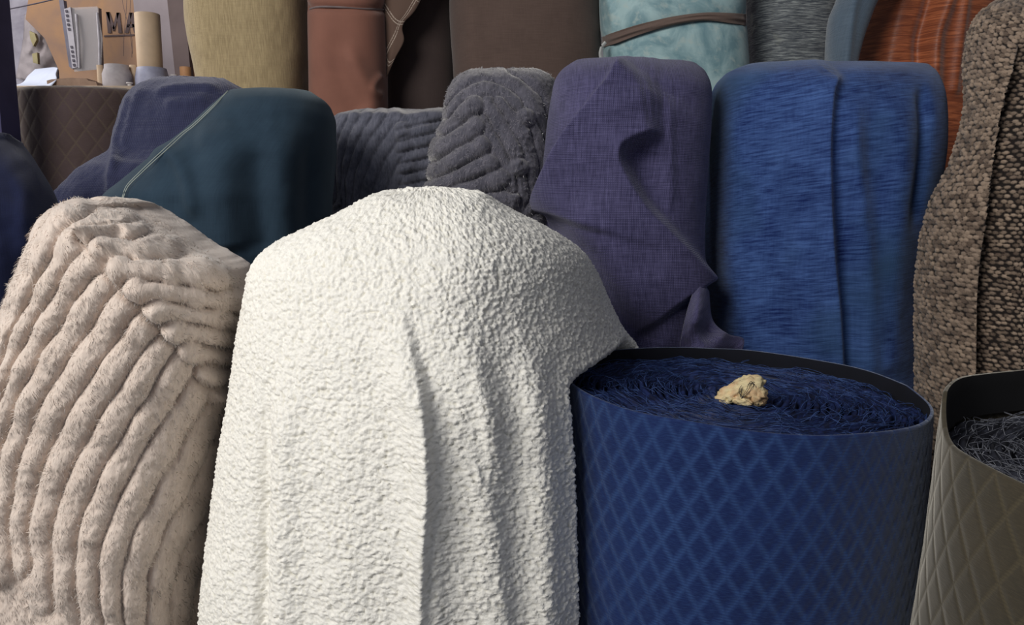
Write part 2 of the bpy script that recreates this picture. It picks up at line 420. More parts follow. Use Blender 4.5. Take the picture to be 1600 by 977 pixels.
def threads(name, mat, parent, lines, rad, n=3, kind='stuff'):
    V = []; Fc = []; b = 0
    for ln in lines:
        p = np.asarray(ln, float); m = len(p); t = np.gradient(p, axis=0); t /= np.linalg.norm(t, axis=1, keepdims=True) + 1e-9
        u = np.cross(t, (.1, .2, 1)); u /= np.linalg.norm(u, axis=1, keepdims=True) + 1e-9; w = np.cross(t, u)
        for k in range(n):
            an = 2 * math.pi * k / n; V.append(p + rad * (math.cos(an) * u + math.sin(an) * w))
        for k in range(n):
            k2 = (k + 1) % n; i = np.arange(m - 1); Fc.append(np.stack([b + k * m + i, b + k * m + i + 1, b + k2 * m + i + 1, b + k2 * m + i], -1))
        b += m * n
    return npmesh(name, np.concatenate(V), np.concatenate(Fc), mat, parent, kind=kind)

def bolt(label, tab, group, name='fabric_bolt', cat='fabric bolt'):
    t = tab[-1]; Y = (t[3] + t[4]) / 2; z = float(zat(t[0], Y - t[5]))
    x = (float(xat(t[1], t[3], z)) + float(xat(t[2], t[4], z))) / 2
    return empty(name, (x, Y, 0), label, cat, group)
FRONT = 'fabric bolts in the front row'; MID = 'fabric bolts in the middle row'; BACK = 'fabric bolts in the back row'

#STRUCTURE
# ------------------------------------------------------------------ setting
def struct(o): o['kind'] = 'structure'; return o
def plaster():
    n = NT('old_plaster'); o = n.obj()
    a = n.noise(o, 2.2, 6, .65, .8); b = n.noise(o, 7.0, 5, .6, .4); c = n.noise(n.obj((1, 1, .5)), 3.3, 4, .6, 1.0)
    col = n.mix(n.rng(b, .35, .65), lin((150, 146, 160)), lin((196, 192, 205)))
    col = n.mix(n.rng(a, .50, .56), col, lin((146, 138, 140)))
    col = n.mix(n.rng(c, .62, .66), col, lin((178, 166, 108)))
    h = n.math('ADD', n.rng(a, .5, .54), n.math('MULTIPLY', b, .3))
    return n.out(col, .9, .2, nrm=n.bump(h, .7, .012))
struct(MB().box((0, 3.25, 1.4), (3.2, .05, 1.6)).build('wall_back', plaster(), smoothf=False))
struct(MB().box((1.95, 1.6, 1.4), (.05, 1.6, 1.6)).build('light_block_right', plain('light_block_dark', (92, 84, 80), .9, scale=6), smoothf=False))  # unseen blocker, added to darken the right side
struct(MB().box((-.6, 1.2, -.03), (2.6, 2.1, .03)).build('floor', plain('concrete_floor', (104, 98, 92), .9, scale=8), smoothf=False))
struct(MB().box((.45, 2.2, 2.75), (1.55, 1.1, .03)).build('shade_panel_top', plain('shade_panel', (120, 112, 104), .9, scale=5), smoothf=False))  # unseen panel overhead, added to keep sky light off the back row

# ------------------------------------------------------------------ FRONT ROW
# cream boucle cloth
def sherpa_mat():
    n = NT('white_sherpa'); a = n.attr('curl'); b = n.noise(n.uv(), 420, 3, .6)
    col = n.mix(n.rng(n.math('ADD', n.math('MULTIPLY', a, .7), n.math('MULTIPLY', b, .3)), .15, .75), lin((206, 202, 188)), lin((238, 235, 227)))
    return n.out(col, .9, .2, .15, nrm=n.bump(b, .5, .002))
T_WHITE = [(302, 602, 740, .93, .95, .035), (305, 590, 752, .93, .95, .05), (316, 566, 774, .93, .97, .08), (330, 541, 800, .93, .99, .105), (352, 497, 842, .93, 1.01, .135),
           (378, 441, 885, .93, 1.04, .16), (400, 409, 911, .93, 1.07, .18), (425, 392, 928, .93, 1.10, .195), (470, 383, 948, .93, 1.15, .205), (520, 374, 973, .93, 1.18, .215),
           (553, 370, 997, .93, 1.18, .225), (604, 364, 1012, .93, 1.18, .23), (680, 350, 1030, .93, 1.18, .23),
           (780, 335, 1040, .93, 1.18, .23), (870, 323, 1040, .92, 1.18, .23), (977, 313, 1040, .91, 1.18, .23), (1015, 310, 1040, .91, 1.18, .23), (1130, 300, 1040, .91, 1.18, .23)]
def white_warp(P):                    # the cloth gives way round the navy roll standing against it
    dx, dy = P[..., 0] - .277, P[..., 1] - .95; d = np.hypot(dx, dy) + 1e-6; rr_ = .2345
    k = np.clip((1.112 - P[..., 2]) / .03, 0, 1); k = k * k * (3 - 2 * k); push = np.where(d < rr_, k, 0)
    a = np.arctan2(dy, dx); a = np.where(dx > -.02, np.sign(dy + 1e-6) * 1.65, a)
    Q = P.copy(); Q[..., 0] += push * (.277 + rr_ * np.cos(a) - P[..., 0]); Q[..., 1] += push * (.95 + rr_ * np.sin(a) - P[..., 1]); return Q
YF_WHITE = [(302, .905), (316, .875), (352, .84), (400, .81), (470, .785), (600, .765), (1015, .75), (1130, .748)]
def white_px(x, y):
    h = ridge(x, y, [(610, 470), (625, 560), (655, 650), (668, 760), (672, 880), (672, 1000)], 24, .013, .3, 0)
    h += step(x, y, [(622, 445), (636, 520), (660, 620), (668, 740), (660, 860), (655, 1010)], 9, 46, .016, .35, 0)
    h += step(x, y, [(700, 470), (730, 560), (752, 650), (762, 760), (775, 870), (790, 1010)], 26, 60, .020, .35, 0)
    h -= ridge(x, y, [(716, 560), (748, 680), (778, 800), (800, 1000)], 18, .008, .4, 0)
    h += ridge(x, y, [(800, 480), (830, 600), (845, 760), (850, 1000)], 26, .014, .3, 0)
    h -= ridge(x, y, [(424, 560), (418, 700), (414, 850), (410, 1010)], 11, .013, .35, 0)
    h += ridge(x, y, [(450, 560), (446, 700), (442, 1010)], 24, .009, .3, 0)
    h += ridge(x, y, [(545, 600), (545, 760), (540, 1000)], 50, .008, .3, 0)
    h += .004 * fbm(x / 90, y / 120, s=4)
    return h
def white_n(U, V, PX, PY, P):
    wx = fbm(U / .006, V / .006, s=31, o=2) * .55; wy = fbm(U / .006, V / .006, s=47, o=2) * .55
    d1, c1 = worley(U / .0046 + wx, V / .0046 + wy, 1.0, 3); d2, c2 = worley(U / .0025 + wx, V / .0025 + wy, 1.0, 9)
    h1 = np.sqrt((1 - (d1 / .78) ** 2).clip(0, 1)); h2 = np.sqrt((1 - (d2 / .75) ** 2).clip(0, 1))
    h = .0024 * h1 * (.35 + 1.0 * c1) + .0012 * h2 * (.3 + 1.3 * c2)
    return h, {'curl': (h1 * .55 + h2 * .45)}
w = bolt('cream white curly sherpa cloth draped over a bolt, at the front centre', T_WHITE, FRONT)
_, g = drape('draped_cloth', sherpa_mat(), w, T_WHITE, 520, 1.7, warp=white_warp, n=[(300, 2.4, 2.2), (420, 2.5, 1.75), (640, 2.5, 1.6), (1130, 2.5, 1.6)], dback=.12, hpx=white_px, hn=white_n, nback=60, capn=30, yf=YF_WHITE, center=((300, 1015), (672, 640)))

#fuzz('curly_pile', NT('sherpa_curl').out(lin((240, 237, 226)), .85, .2, .1), w, g, 70000, .0036, .0008, comb=(0, 0, -.2), seed=12, spread=.9, lift=.7, clump=260)

# beige channel plush
T_BEIGE = [(312, 140, 215, .97, 1.0, .03), (316, 112, 236, .97, 1.0, .05), (325, 82, 256, .96, 1.02, .08), (345, 58, 288, .95, 1.0, .115), (380, 43, 338, .95, 1.0, .14),
           (420, 26, 396, .95, 1.0, .15), (470, 6, 400, .95, 1.0, .15), (520, -12, 390, .95, 1.0, .15), (600, -34, 378, .95, 1.0, .155), (700, -52, 362, .95, 1.0, .15),
           (800, -66, 346, .95, 1.0, .15), (900, -74, 334, .94, 1.0, .15), (1015, -80, 324, .94, 1.0, .15), (1120, -84, 316, .94, 1.0, .15)]
def c4(pts): return [(x * .713, 280 + y * .713) for x, y in pts]
def c8(pts): return [(150 + x * .307, 350 + y * .307) for x, y in pts]
RIBS_L = [(c4(p), w_) for p, w_ in [
    ([(175, 75), (130, 105), (100, 170), (66, 240), (38, 310), (8, 390), (-15, 450)], 15),
    ([(270, 105), (205, 104), (155, 140), (125, 200), (92, 262), (50, 335), (15, 425), (-15, 500)], 18),
    ([(225, 158), (178, 205), (150, 250), (118, 302), (80, 365), (46, 430), (16, 510), (0, 580), (-15, 640)], 18),
    ([(222, 240), (190, 290), (152, 345), (112, 405), (72, 475), (40, 560), (18, 660), (8, 760), (0, 850)], 18.5),
    ([(268, 285), (235, 335), (185, 408), (138, 480), (98, 560), (68, 640), (52, 720), (52, 800), (60, 835)], 19),
    ([(312, 330), (265, 400), (218, 465), (172, 545), (132, 625), (104, 705), (90, 785), (98, 870), (105, 915)], 19),
    ([(352, 372), (305, 450), (262, 520), (215, 600), (175, 680), (150, 760), (142, 850), (148, 930), (150, 1020)], 19),
    ([(395, 405), (350, 485), (310, 550), (270, 620), (232, 700), (205, 775), (195, 860), (205, 940), (210, 1020)], 19),
    ([(432, 465), (395, 525), (358, 575), (322, 645), (285, 720), (256, 795), (240, 870), (250, 950), (255, 1020)], 19),
    ([(475, 500), (440, 570), (418, 618), (368, 700), (330, 765), (304, 840), (292, 920), (300, 1000)], 19),
    ([(470, 590), (452, 680), (405, 745), (372, 810), (350, 880), (345, 960), (345, 1010)], 18),
    ([(480, 660), (478, 740), (440, 800), (412, 870), (398, 940), (396, 1010)], 18),
    ([(470, 800), (455, 870), (440, 940), (438, 1010)], 17)]]
RIBS_R = [(c8(p), w_) for p, w_ in [
    ([(-70, 60), (40, 40), (130, 30), (200, 60)], 15), ([(35, 130), (140, 138), (245, 145), (350, 150)], 18), ([(135, 235), (250, 245), (385, 252), (520, 268), (600, 300)], 18),
    ([(222, 332), (350, 350), (510, 370), (640, 400), (740, 430)], 17.5), ([(325, 432), (450, 452), (620, 474), (800, 520)], 17.5), ([(405, 538), (520, 552), (690, 590), (850, 620)], 18),
    ([(482, 640), (600, 655), (800, 690)], 17), ([(560, 752), (680, 780), (820, 800)], 17), ([(625, 862), (720, 890), (850, 910)], 16), ([(650, 960), (760, 990)], 15)]]
def ribs(x, y, groups, amp, seed=0, neck=.10, sharp=.55):
    """padded channels: full height on each line, a tight valley midway to the next one"""
    f1 = np.full(x.shape, 1e6); f2 = np.full(x.shape, 1e6); A = np.zeros_like(x); B = np.zeros_like(x)
    for gi, (lst, lift, puff) in enumerate(groups):
        for k, (p, w_) in enumerate(lst):
            d, s, t = sdist(x, y, smooth(p, 3)); L = np.hypot(*np.diff(np.array(p), axis=0).T).sum()
            ph = 6.28 * (t * L / (w_ * 4.6)) + k * 1.7 + gi
            dn = d / (w_ * (1 + neck * np.sin(ph))); e = puff * np.exp(-(t * L / (w_ * 1.1)) ** 2)
            hh = amp * (1 + .2 * np.sin(ph)) * (1 + e) + lift
            m = dn < f1; f2 = np.where(m, f1, np.minimum(f2, dn)); f1 = np.where(m, dn, f1); A = np.where(m, hh, A)
    q = np.clip((f2 - f1) / (f1 + f2 + 1e-6), 0, 1); fall = np.clip((1.9 - f1) / .9, 0, 1)
    pr = (1 - (1 - q) ** 2.4) ** sharp * fall
    return A * pr
def beige_px(x, y):
    H = ribs(x, y, [(RIBS_L, 0, .15), (RIBS_R, .005, .7)], .0125, sharp=.6)
    def puffs(H, pts, r, A):
        for a, b in c8(pts):
            d = np.hypot((x - a) * .92, y - b); H = np.maximum(H, A * np.sqrt((1 - (d / r) ** 2).clip(0)))
        return H
    H = puffs(H, [(135, 235), (222, 332), (325, 432), (405, 538), (482, 640), (565, 752), (628, 862)], 20.5, .0225)
    H = puffs(H, [(40, 130), (240, 145), (385, 252), (520, 272), (510, 370), (650, 395), (625, 474)], 20, .0185)
    H += .0018 * fbm(x / 11, y / 11, s=5)
    H += step(x, y, [(215, 312), (262, 360), (300, 392), (350, 440), (400, 490)], 10, 40, .004, .1, 0)
    return H
def pile_n(amp, sc, s):
    def f(U, V, PX, PY, P):
        return amp * fbm(P[..., 0] / sc, P[..., 2] / sc, P[..., 1] / sc, o=3, s=s)
    return f
m_beige = plush_mat('beige_plush', (208, 191, 178), (222, 207, 195), .4)
m_beige_f = NT('beige_pile').out(lin((226, 212, 200)), .9, .1, .4)
w = bolt('beige plush cloth with puffy diagonal channels draped over a bolt, front left', T_BEIGE, FRONT)
_, g = drape('draped_cloth', m_beige, w, T_BEIGE, 300, 2.2, n=3.4, dback=.12, hpx=beige_px, hn=pile_n(.0012, .006, 3), capn=16)
fuzz('pile', m_beige_f, w, g, 42000, .0045, .00055, seed=2, spread=.4, lift=.28, clump=90)

# rolls that stand with their ends showing
def roll(label, cx, cy, r, ztop, mat, rim_mat, end_mat, thread_mat, group, P, Q, tilt=0.0, tiltx0=0, lip=.02, taper=.0, turns=26, recess=.012, nth=800, nseg=560, dz=.0022, seed=1, back=0.0, wob=.004, hole=(0, 0), quilt=.0010):
    root = empty('fabric_roll', (cx, cy, 0), label, 'fabric roll', group); rr = np.random.default_rng(seed)
    per = 2 * math.pi * r; kP = round(per / P); P = per / kP
    th = np.linspace(0, 2 * math.pi, nseg + 1)[:-1]
    zz = np.concatenate([ztop - np.arange(0, .62, dz), np.linspace(ztop - .64, .012, 8)])
    TH, Z = np.meshgrid(th, zz); drop = ztop - Z
    rad = r + wob * vnoise(np.cos(TH) * 2.2 + 5, np.sin(TH) * 2.2, drop * 3, seed) - taper * np.exp(-drop / .05) 
    u = TH * r / P; v = drop / Q; a = u + v; b = u - v
    d = .5 - np.maximum(abs(a % 1 - .5), abs(b % 1 - .5)); pil = np.clip(d / .28, 0, 1); pil = pil * (2 - pil)
    rad += quilt * pil * np.clip(drop / .03, 0, 1)
    zt = tilt * (np.cos(TH) * r) + lip * .35 * vnoise(np.cos(TH) * 2.5, np.sin(TH) * 2.5, None, seed + 5) + back * np.clip(np.sin(TH + .25) * 2.2 + .35, 0, 1) ** 2 * np.clip(1 - drop / .12, 0, 1)
    Zw = Z + zt * np.clip(1 - drop / .5, 0, 1)
    Vv = np.stack([cx + rad * np.cos(TH), cy + rad * np.sin(TH), Zw], -1)
    # turn over the rim and go down inside
    top = Vv[0]; c = np.array([cx, cy, 0]); inn = []
    for dr, dzz in ((-.0015, .0012), (-.0035, .0008), (-.0045, -.002), (-.0050, -.012), (-.0055, -.04)):
        q = top.copy(); u_ = (q[:, :2] - c[:2]); l = np.linalg.norm(u_, axis=1, keepdims=True); q[:, :2] += u_ / l * dr; q[:, 2] += dzz; inn.append(q)
    G = np.concatenate([np.array(inn[::-1]), Vv], 0); NR, NC = G.shape[:2]
    i, j = np.meshgrid(np.arange(NR - 1), np.arange(NC), indexing='ij'); jn = (j + 1) % NC
    fs = np.stack([i * NC + j, (i + 1) * NC + j, (i + 1) * NC + jn, i * NC + jn], -1).reshape(-1, 4)
    UU = np.arange(NC + 1) * per / NC; DD = np.concatenate([np.zeros(5), drop[:, 0]])
    gg = lambda a_, b_: np.stack([UU[b_], DD[a_]], -1)
    uvs = np.stack([gg(i, j), gg(i + 1, j), gg(i + 1, j + 1), gg(i, j + 1)], 2).reshape(-1, 2)
    ninner = 3 * NC; npmesh('outer_wrap', G, fs[ninner:], mat, root, uv=uvs[ninner * 4:]); npmesh('inner_lining', G[:4], fs[:ninner], rim_mat, root)
    # the wound layers seen on end: one spiral ribbon, uneven in height
    nn = turns * 150; t = np.linspace(0, 1, nn); r1 = r - .007 - taper; r0 = .022; rs = r0 + (r1 - r0) * t ** .9; an = t * turns * 2 * math.pi
    hx, hy = hole
    ox, oy = hx * (1 - t), hy * (1 - t)
    hz = ztop - recess - lip * .5 + .0032 * vnoise(an * .9, rs * 90, None, seed + 2) + .0045 * vnoise(np.cos(an) * 3 * (1 + rs * 6), np.sin(an) * 3 * (1 + rs * 6), None, seed + 3)
    hz += tilt * rs * np.cos(an)
    rs = rs + .0025 * vnoise(an * 1.6, t * turns * .7, None, seed + 4)
    half = (r1 - r0) / turns * .33
    px_ = cx + ox + rs * np.cos(an); py_ = cy + oy + rs * np.sin(an); ux, uy = np.cos(an), np.sin(an)
    strip = [np.stack([px_ + ux * o_, py_ + uy * o_, hz + zo], -1) for o_, zo in ((-half, -.03), (-half, -.0008), (0, .0004), (half, -.0008), (half, -.03))]
    G = np.array(strip); NR, NC = G.shape[:2]; i, j = np.meshgrid(np.arange(NR - 1), np.arange(NC - 1), indexing='ij')
    fs = np.stack([i * NC + j, (i + 1) * NC + j, (i + 1) * NC + j + 1, i * NC + j + 1], -1).reshape(-1, 4)
    npmesh('wound_layers', G, fs, end_mat, root)
    dk = MB().lathe((cx, cy, ztop - recess - lip * .5 - .022), [(r - .006 - taper, 0), (.0005, 0)], 48); dk.build('inner_fill', rim_mat, root)
    # frayed threads lying along the edges
    lines = []
    for q in range(nth):
        r_ = r1 * math.sqrt(rr.uniform(.02, 1)); a0 = rr.uniform(0, 6.283); L = rr.uniform(.015, .07) / max(r_, .03); m = 9
        s_ = np.linspace(0, 1, m); rd = r_ + rr.uniform(-.012, .012) * s_ + rr.uniform(-.006, .006) * np.sin(s_ * rr.uniform(2, 7)); aa = a0 + L * s_
        f_ = 1 - np.clip(rd / r1, 0, 1); rd = np.minimum(rd, r1 - .002)
        hz_ = ztop - recess - lip * .5 + tilt * rd * np.cos(aa) + .0045 * vnoise(np.cos(aa) * 3 * (1 + rd * 6), np.sin(aa) * 3 * (1 + rd * 6), None, seed + 3) + .002 + rr.uniform(0, .0045) * np.sin(s_ * math.pi)
        lines.append(np.stack([cx + hx * f_ + rd * np.cos(aa), cy + hy * f_ + rd * np.sin(aa), hz_], -1))
    threads('frayed_threads', thread_mat, root, lines, .00032)
    lines = []
    for q in range(nth // 12):        # loose curls that stand up
        r_ = r1 * math.sqrt(rr.uniform(.25, .98)); a0 = rr.uniform(0, 6.283); k = rr.uniform(.004, .014); m = 16; s_ = np.linspace(0, 1, m); ph = rr.uniform(0, 6.28); w_ = rr.uniform(2.5, 6.5) * rr.choice([-1, 1])
        x0, y0 = cx + (r_ - .012) * math.cos(a0), cy + (r_ - .012) * math.sin(a0); dx, dy = rr.normal() * .014, rr.normal() * .014
        lines.append(np.stack([x0 + k * np.cos(ph + w_ * s_) + dx * s_, y0 + k * np.sin(ph + w_ * s_) + dy * s_, ztop - recess - lip * .5 + tilt * (r_ * math.cos(a0)) + .002 + rr.uniform(.002, .014) * np.sin(s_ * 3.14)], -1))
    threads('loose_threads', thread_mat, root, lines, .00038)
    return root
def tmat(name, c1, c2, rough=.6):
    n = NT(name); return n.out(n.mix(n.rng(n.noise(n.obj(), 90, 2), .4, .6), lin(c1), lin(c2)), rough, .35)
navy_root = roll('navy blue diamond-patterned velvet roll on end, frayed blue threads across its top', .277, .95, .2135, 1.077,
     quilt_mat('navy_quilted_velvet', (20, 38, 84), (46, 73, 120), .0265, .042, .03, (15, 31, 74), .35, soft=.18), plain('dark_inner', (9, 11, 22), .9), tmat('navy_edges', (11, 19, 46), (26, 40, 84)), tmat('navy_thread', (26, 44, 90), (60, 84, 136)),
     FRONT, .0265, .042, tilt=-.045, lip=.008, back=.007, turns=24, nth=750, recess=.008, seed=4, hole=(-.012, .0), wob=.003)
olive_root = roll('olive brown quilted velvet roll on end with dark grey frayed top, bottom right corner', .551, .600, .200, 1.097,
     quilt_mat('olive_quilted_velvet', (58, 51, 38), (78, 70, 52), .0330, .052, .035, (50, 46, 38), .45, hatch=False, soft=.05), plain('black_inner', (8, 8, 11), .9), tmat('grey_edges', (26, 27, 34), (44, 46, 56)), tmat('grey_thread', (70, 72, 82), (120, 122, 130)),
     FRONT, .0330, .052, tilt=-.01, lip=.008, back=.032, taper=.004, turns=22, nth=1100, recess=.010, seed=9, wob=.008, quilt=.0005)

# crumpled paper plug on the navy roll
def crumple():
    import bmesh
    c = at(1160, 622, .905); root = empty('crumpled_paper', (c[0], c[1], 1.068), 'crumpled beige paper wad tied with dark thread on top of the navy roll', 'paper')
    bm = bmesh.new()
    for (ox, oz, oy, sx, sz, sy, rot) in ((.006, .014, .0, .020, .014, .013, .2), (-.014, .011, -.004, .017, .009, .010, .5), (.010, .010, -.008, .014, .011, .010, -.4), (-.004, .004, -.014, .012, .0045, .007, -.25), (-.022, .007, -.004, .008, .0055, .006, .2)):
        r = bmesh.ops.create_icosphere(bm, subdivisions=4, radius=1.0); vs = r['verts']; co = np.array([v.co[:] for v in vs])
        n1 = np.abs(fbm(co[:, 0] * 1.6 + ox * 900, co[:, 1] * 1.6, co[:, 2] * 1.6, o=4, s=3)); n2 = vnoise(co[:, 0] * 4, co[:, 1] * 4 + oz * 500, co[:, 2] * 4, 8)
        co *= (1.05 - .75 * n1 + .10 * n2)[:, None]; co *= np.array([sx, sy, sz]) * 1.22
        ca, sa = math.cos(rot), math.sin(rot); X = co[:, 0] * ca - co[:, 2] * sa; Zc = co[:, 0] * sa + co[:, 2] * ca
        for v, x_, y_, z_ in zip(vs, X, co[:, 1], Zc): v.co = (x_ + ox, y_ + oy, max(z_ + oz, -.003))
    for f in bm.faces: f.smooth = True
    me = bpy.data.meshes.new('paper_wad'); bm.to_mesh(me); bm.free()
    n = NT('crumpled_paper'); a = n.noise(n.obj(), 60, 4, .6); b = n.noise(n.obj(), 220, 4, .7)
    me.materials.append(n.out(n.mix(n.rng(a, .42, .62), lin((212, 196, 154)), lin((206, 172, 132))), .7, .3, nrm=n.bump(b, .5, .002)))
    o = bpy.data.objects.new('paper_wad', me); C.objects.link(o); o.parent = root
    rr = np.random.default_rng(3); lines = []
    for k in range(4):
        s_ = np.linspace(0, 1, 40); ph = rr.uniform(0, 6); a = rr.uniform(.007, .013); b = rr.uniform(.006, .011)
        x = rr.uniform(-.006, .006) + a * np.cos(ph + s_ * rr.uniform(3, 6.5)); z = .017 + b * np.sin(ph + s_ * 6)
        lines.append(np.stack([c[0] + x, c[1] - .0165 - .003 * np.cos(x * 200) + .006 * (z > .02) * (z - .02) * 100, 1.068 + z], -1))
    threads('tied_thread', plain('dark_thread', (48, 44, 52), .6), root, lines, .00035)
crumple()

# ------------------------------------------------------------------ MIDDLE ROW
# purple linen
def c5(pts): return [(820 + x * .5526, 60 + y * .5526) for x, y in pts]
T_PURP = [(93, 940, 1050, 1.44, 1.45, .05), (97, 912, 1078, 1.44, 1.45, .08), (104, 890, 1094, 1.44, 1.45, .11), (120, 872, 1107, 1.44, 1.45, .14), (150, 864, 1113, 1.44, 1.45, .155), (200, 857, 1111, 1.44, 1.45, .165),
          (270, 851, 1106, 1.44, 1.45, .17), (335, 849, 1103, 1.44, 1.45, .175), (400, 856, 1102, 1.44, 1.45, .175), (480, 872, 1102, 1.44, 1.45, .175), (580, 885, 1104, 1.44, 1.45, .17), (640, 885, 1104, 1.44, 1.45, .17)]
def purp_px(x, y):
    h = step(x, y, c5([(282, 62), (240, 130), (190, 200), (125, 295), (72, 420), (45, 505)])[::-1], 6, 60, .046, .05, .12)
    h += step(x, y, c5([(400, 262), (330, 268), (262, 305), (262, 370), (320, 470), (400, 560), (520, 700)]), 14, 80, .040, .12, .05)
    h += ridge(x, y, c5([(120, 460), (220, 560), (300, 680), (420, 760)]), 34, .016, .2, .3)
    h -= ridge(x, y, c5([(60, 540), (170, 660), (260, 800), (380, 890)]), 26, .03, .0, .1)
    h += ridge(x, y, c5([(398, 120), (404, 250), (408, 400), (410, 520)]), 9, .006, .3, .2)
    h -= ridge(x, y, c5([(345, 290), (330, 330), (350, 420), (420, 520)]), 22, .012, .2, .4)
    h += ridge(x, y, c5([(180, 210), (280, 200), (380, 160)]), 20, .008, .3, .3)
    h += .003 * fbm(x / 50, y / 70, s=12)
    return h
m_purp = weave('purple_linen', (40, 38, 68), (100, 96, 136), .0026, .45, .2, .25, .7, .9, .7, tint=(.85, .85, 1, 1), contrast=1.1)
w = bolt('dusky purple-navy linen cloth with a twisted fold draped over a bolt', T_PURP, MID)
drape('draped_cloth', m_purp, w, T_PURP, 200, 2.2, n=2.5, hpx=purp_px, dback=.05)
# its hanging tail
def sheet(name, mat, parent, rows, nu=40, nv=40, disp=None, thick=.0015):
    """open cloth between hand-set rows of (px, py, Y) points"""
    G = np.array([smooth([np.array(q, float) for q in r_], max(1, nu // (len(r_) - 1))) for r_ in rows]); G = np.array([smooth(G[:, k], max(1, nv // (len(rows) - 1))) for k in range(G.shape[1])]).transpose(1, 0, 2)
    if disp is not None: G[..., 2] -= disp(G[..., 0], G[..., 1])
    z = zat(G[..., 1], G[..., 2]); P = np.stack([xat(G[..., 0], G[..., 2], z), G[..., 2], z], -1)
    N = np.cross(np.gradient(P, axis=0), np.gradient(P, axis=1)); N /= np.linalg.norm(N, axis=-1, keepdims=True) + 1e-9
    if N[..., 1].mean() > 0: N = -N
    NR, NC = P.shape[:2]; i, j = np.meshgrid(np.arange(NR - 1), np.arange(NC - 1), indexing='ij')
    q = lambda o_: np.stack([i * NC + j, (i + 1) * NC + j, (i + 1) * NC + j + 1, i * NC + j + 1], -1).reshape(-1, 4) + o_
    fs = [q(0), q(NR * NC)[:, ::-1]]
    def rimf(ids):
        ids = np.array(ids); return np.stack([ids[:-1], ids[1:], ids[1:] + NR * NC, ids[:-1] + NR * NC], -1)
    fs += [rimf(np.arange(NC)), rimf((NR - 1) * NC + np.arange(NC))[:, ::-1], rimf(np.arange(NR) * NC)[:, ::-1], rimf(np.arange(NR) * NC + NC - 1)]
    U = np.concatenate([np.zeros((NR, 1)), np.cumsum(np.linalg.norm(np.diff(P, axis=1), axis=-1), 1)], 1); V = np.concatenate([np.zeros((1, NC)), np.cumsum(np.linalg.norm(np.diff(P, axis=0), axis=-1), 0)], 0)
    uvv = np.stack([U, V], -1).reshape(-1, 2); uvv = np.concatenate([uvv, uvv]); fs = np.concatenate(fs)
    return npmesh(name, np.concatenate([P.reshape(-1, 3), (P - N * thick).reshape(-1, 3)]), fs, mat, parent, uv=uvv[fs.ravel()])
sheet('hanging_corner', m_purp, w, [[(1084, 452, 1.27), (1095, 446, 1.27), (1103, 448, 1.28), (1108, 455, 1.30)],
                                   [(1072, 490, 1.24), (1090, 484, 1.215), (1104, 492, 1.24), (1114, 500, 1.26)],
                                   [(1064, 528, 1.23), (1088, 516, 1.20), (1108, 520, 1.235), (1138, 522, 1.25)],
                                   [(1062, 556, 1.23), (1090, 556, 1.20), (1118, 552, 1.225), (1162, 530, 1.25)],
                                   [(1064, 580, 1.24), (1092, 582, 1.21), (1120, 574, 1.24), (1158, 556, 1.26)]], 36, 44,
      lambda x, y: .012 * np.sin((x - 1060) / 11 + (y - 500) / 14) * np.clip((y - 460) / 60, 0, 1) + .004 * fbm(x / 12, y / 12, s=3))

# royal blue
T_BLUE = [(96, 1300, 1425, 1.50, 1.50, .05), (100, 1215, 1448, 1.50, 1.50, .09), (107, 1160, 1460, 1.5, 1.5, .13), (122, 1128, 1470, 1.5, 1.5, .16), (145, 1112, 1478, 1.5, 1.5, .18), (190, 1103, 1482, 1.5, 1.5, .20),
          (250, 1099, 1478, 1.5, 1.5, .21), (330, 1100, 1462, 1.5, 1.5, .215), (420, 1102, 1445, 1.5, 1.5, .22), (560, 1108, 1440, 1.5, 1.5, .22), (640, 1110, 1440, 1.5, 1.5, .22)]
def blue_px(x, y):
    h = step(x, y, [(1318, 112), (1299, 135), (1292, 180), (1290, 260), (1294, 380), (1305, 480), (1312, 600)], 9, 38, .022, .06, 0)
    h += ridge(x, y, [(1345, 130), (1330, 200), (1338, 300), (1350, 420), (1352, 600)], 20, .016, .2, 0)
    h -= ridge(x, y, [(1308, 160), (1312, 300), (1322, 460), (1328, 600)], 14, .010, .2, 0)
    h += ridge(x, y, [(1170, 115), (1150, 200), (1145, 330), (1150, 560)], 26, .012, .2, 0)
    h -= ridge(x, y, [(1215, 180), (1210, 320), (1215, 560)], 30, .010, .3, 0)
    h += ridge(x, y, [(1255, 160), (1250, 300), (1262, 560)], 22, .009, .3, 0)
    h -= ridge(x, y, [(1440, 125), (1446, 190), (1440, 260), (1420, 380)], 10, .014, .15, .3)
    h += ridge(x, y, [(1400, 120), (1405, 260), (1392, 430), (1390, 560)], 26, .014, .25, 0)
    h += .003 * fbm(x / 45, y / 90, s=14)
    return h
m_blue = weave('royal_blue_cloth', (8, 30, 84), (70, 100, 158), .0016, .50, .42, .25, .8, .45, 1.4, c3=(44, 72, 104), tint=(.8, .88, 1, 1), mscale=13, contrast=1.25, sfreq=300, srot=.12)
w = bolt('bright royal blue cloth with vertical folds draped over the widest middle-row bolt', T_BLUE, MID)
drape('draped_cloth', m_blue, w, T_BLUE, 230, 2.4, n=2.7, hpx=blue_px, dback=.1)

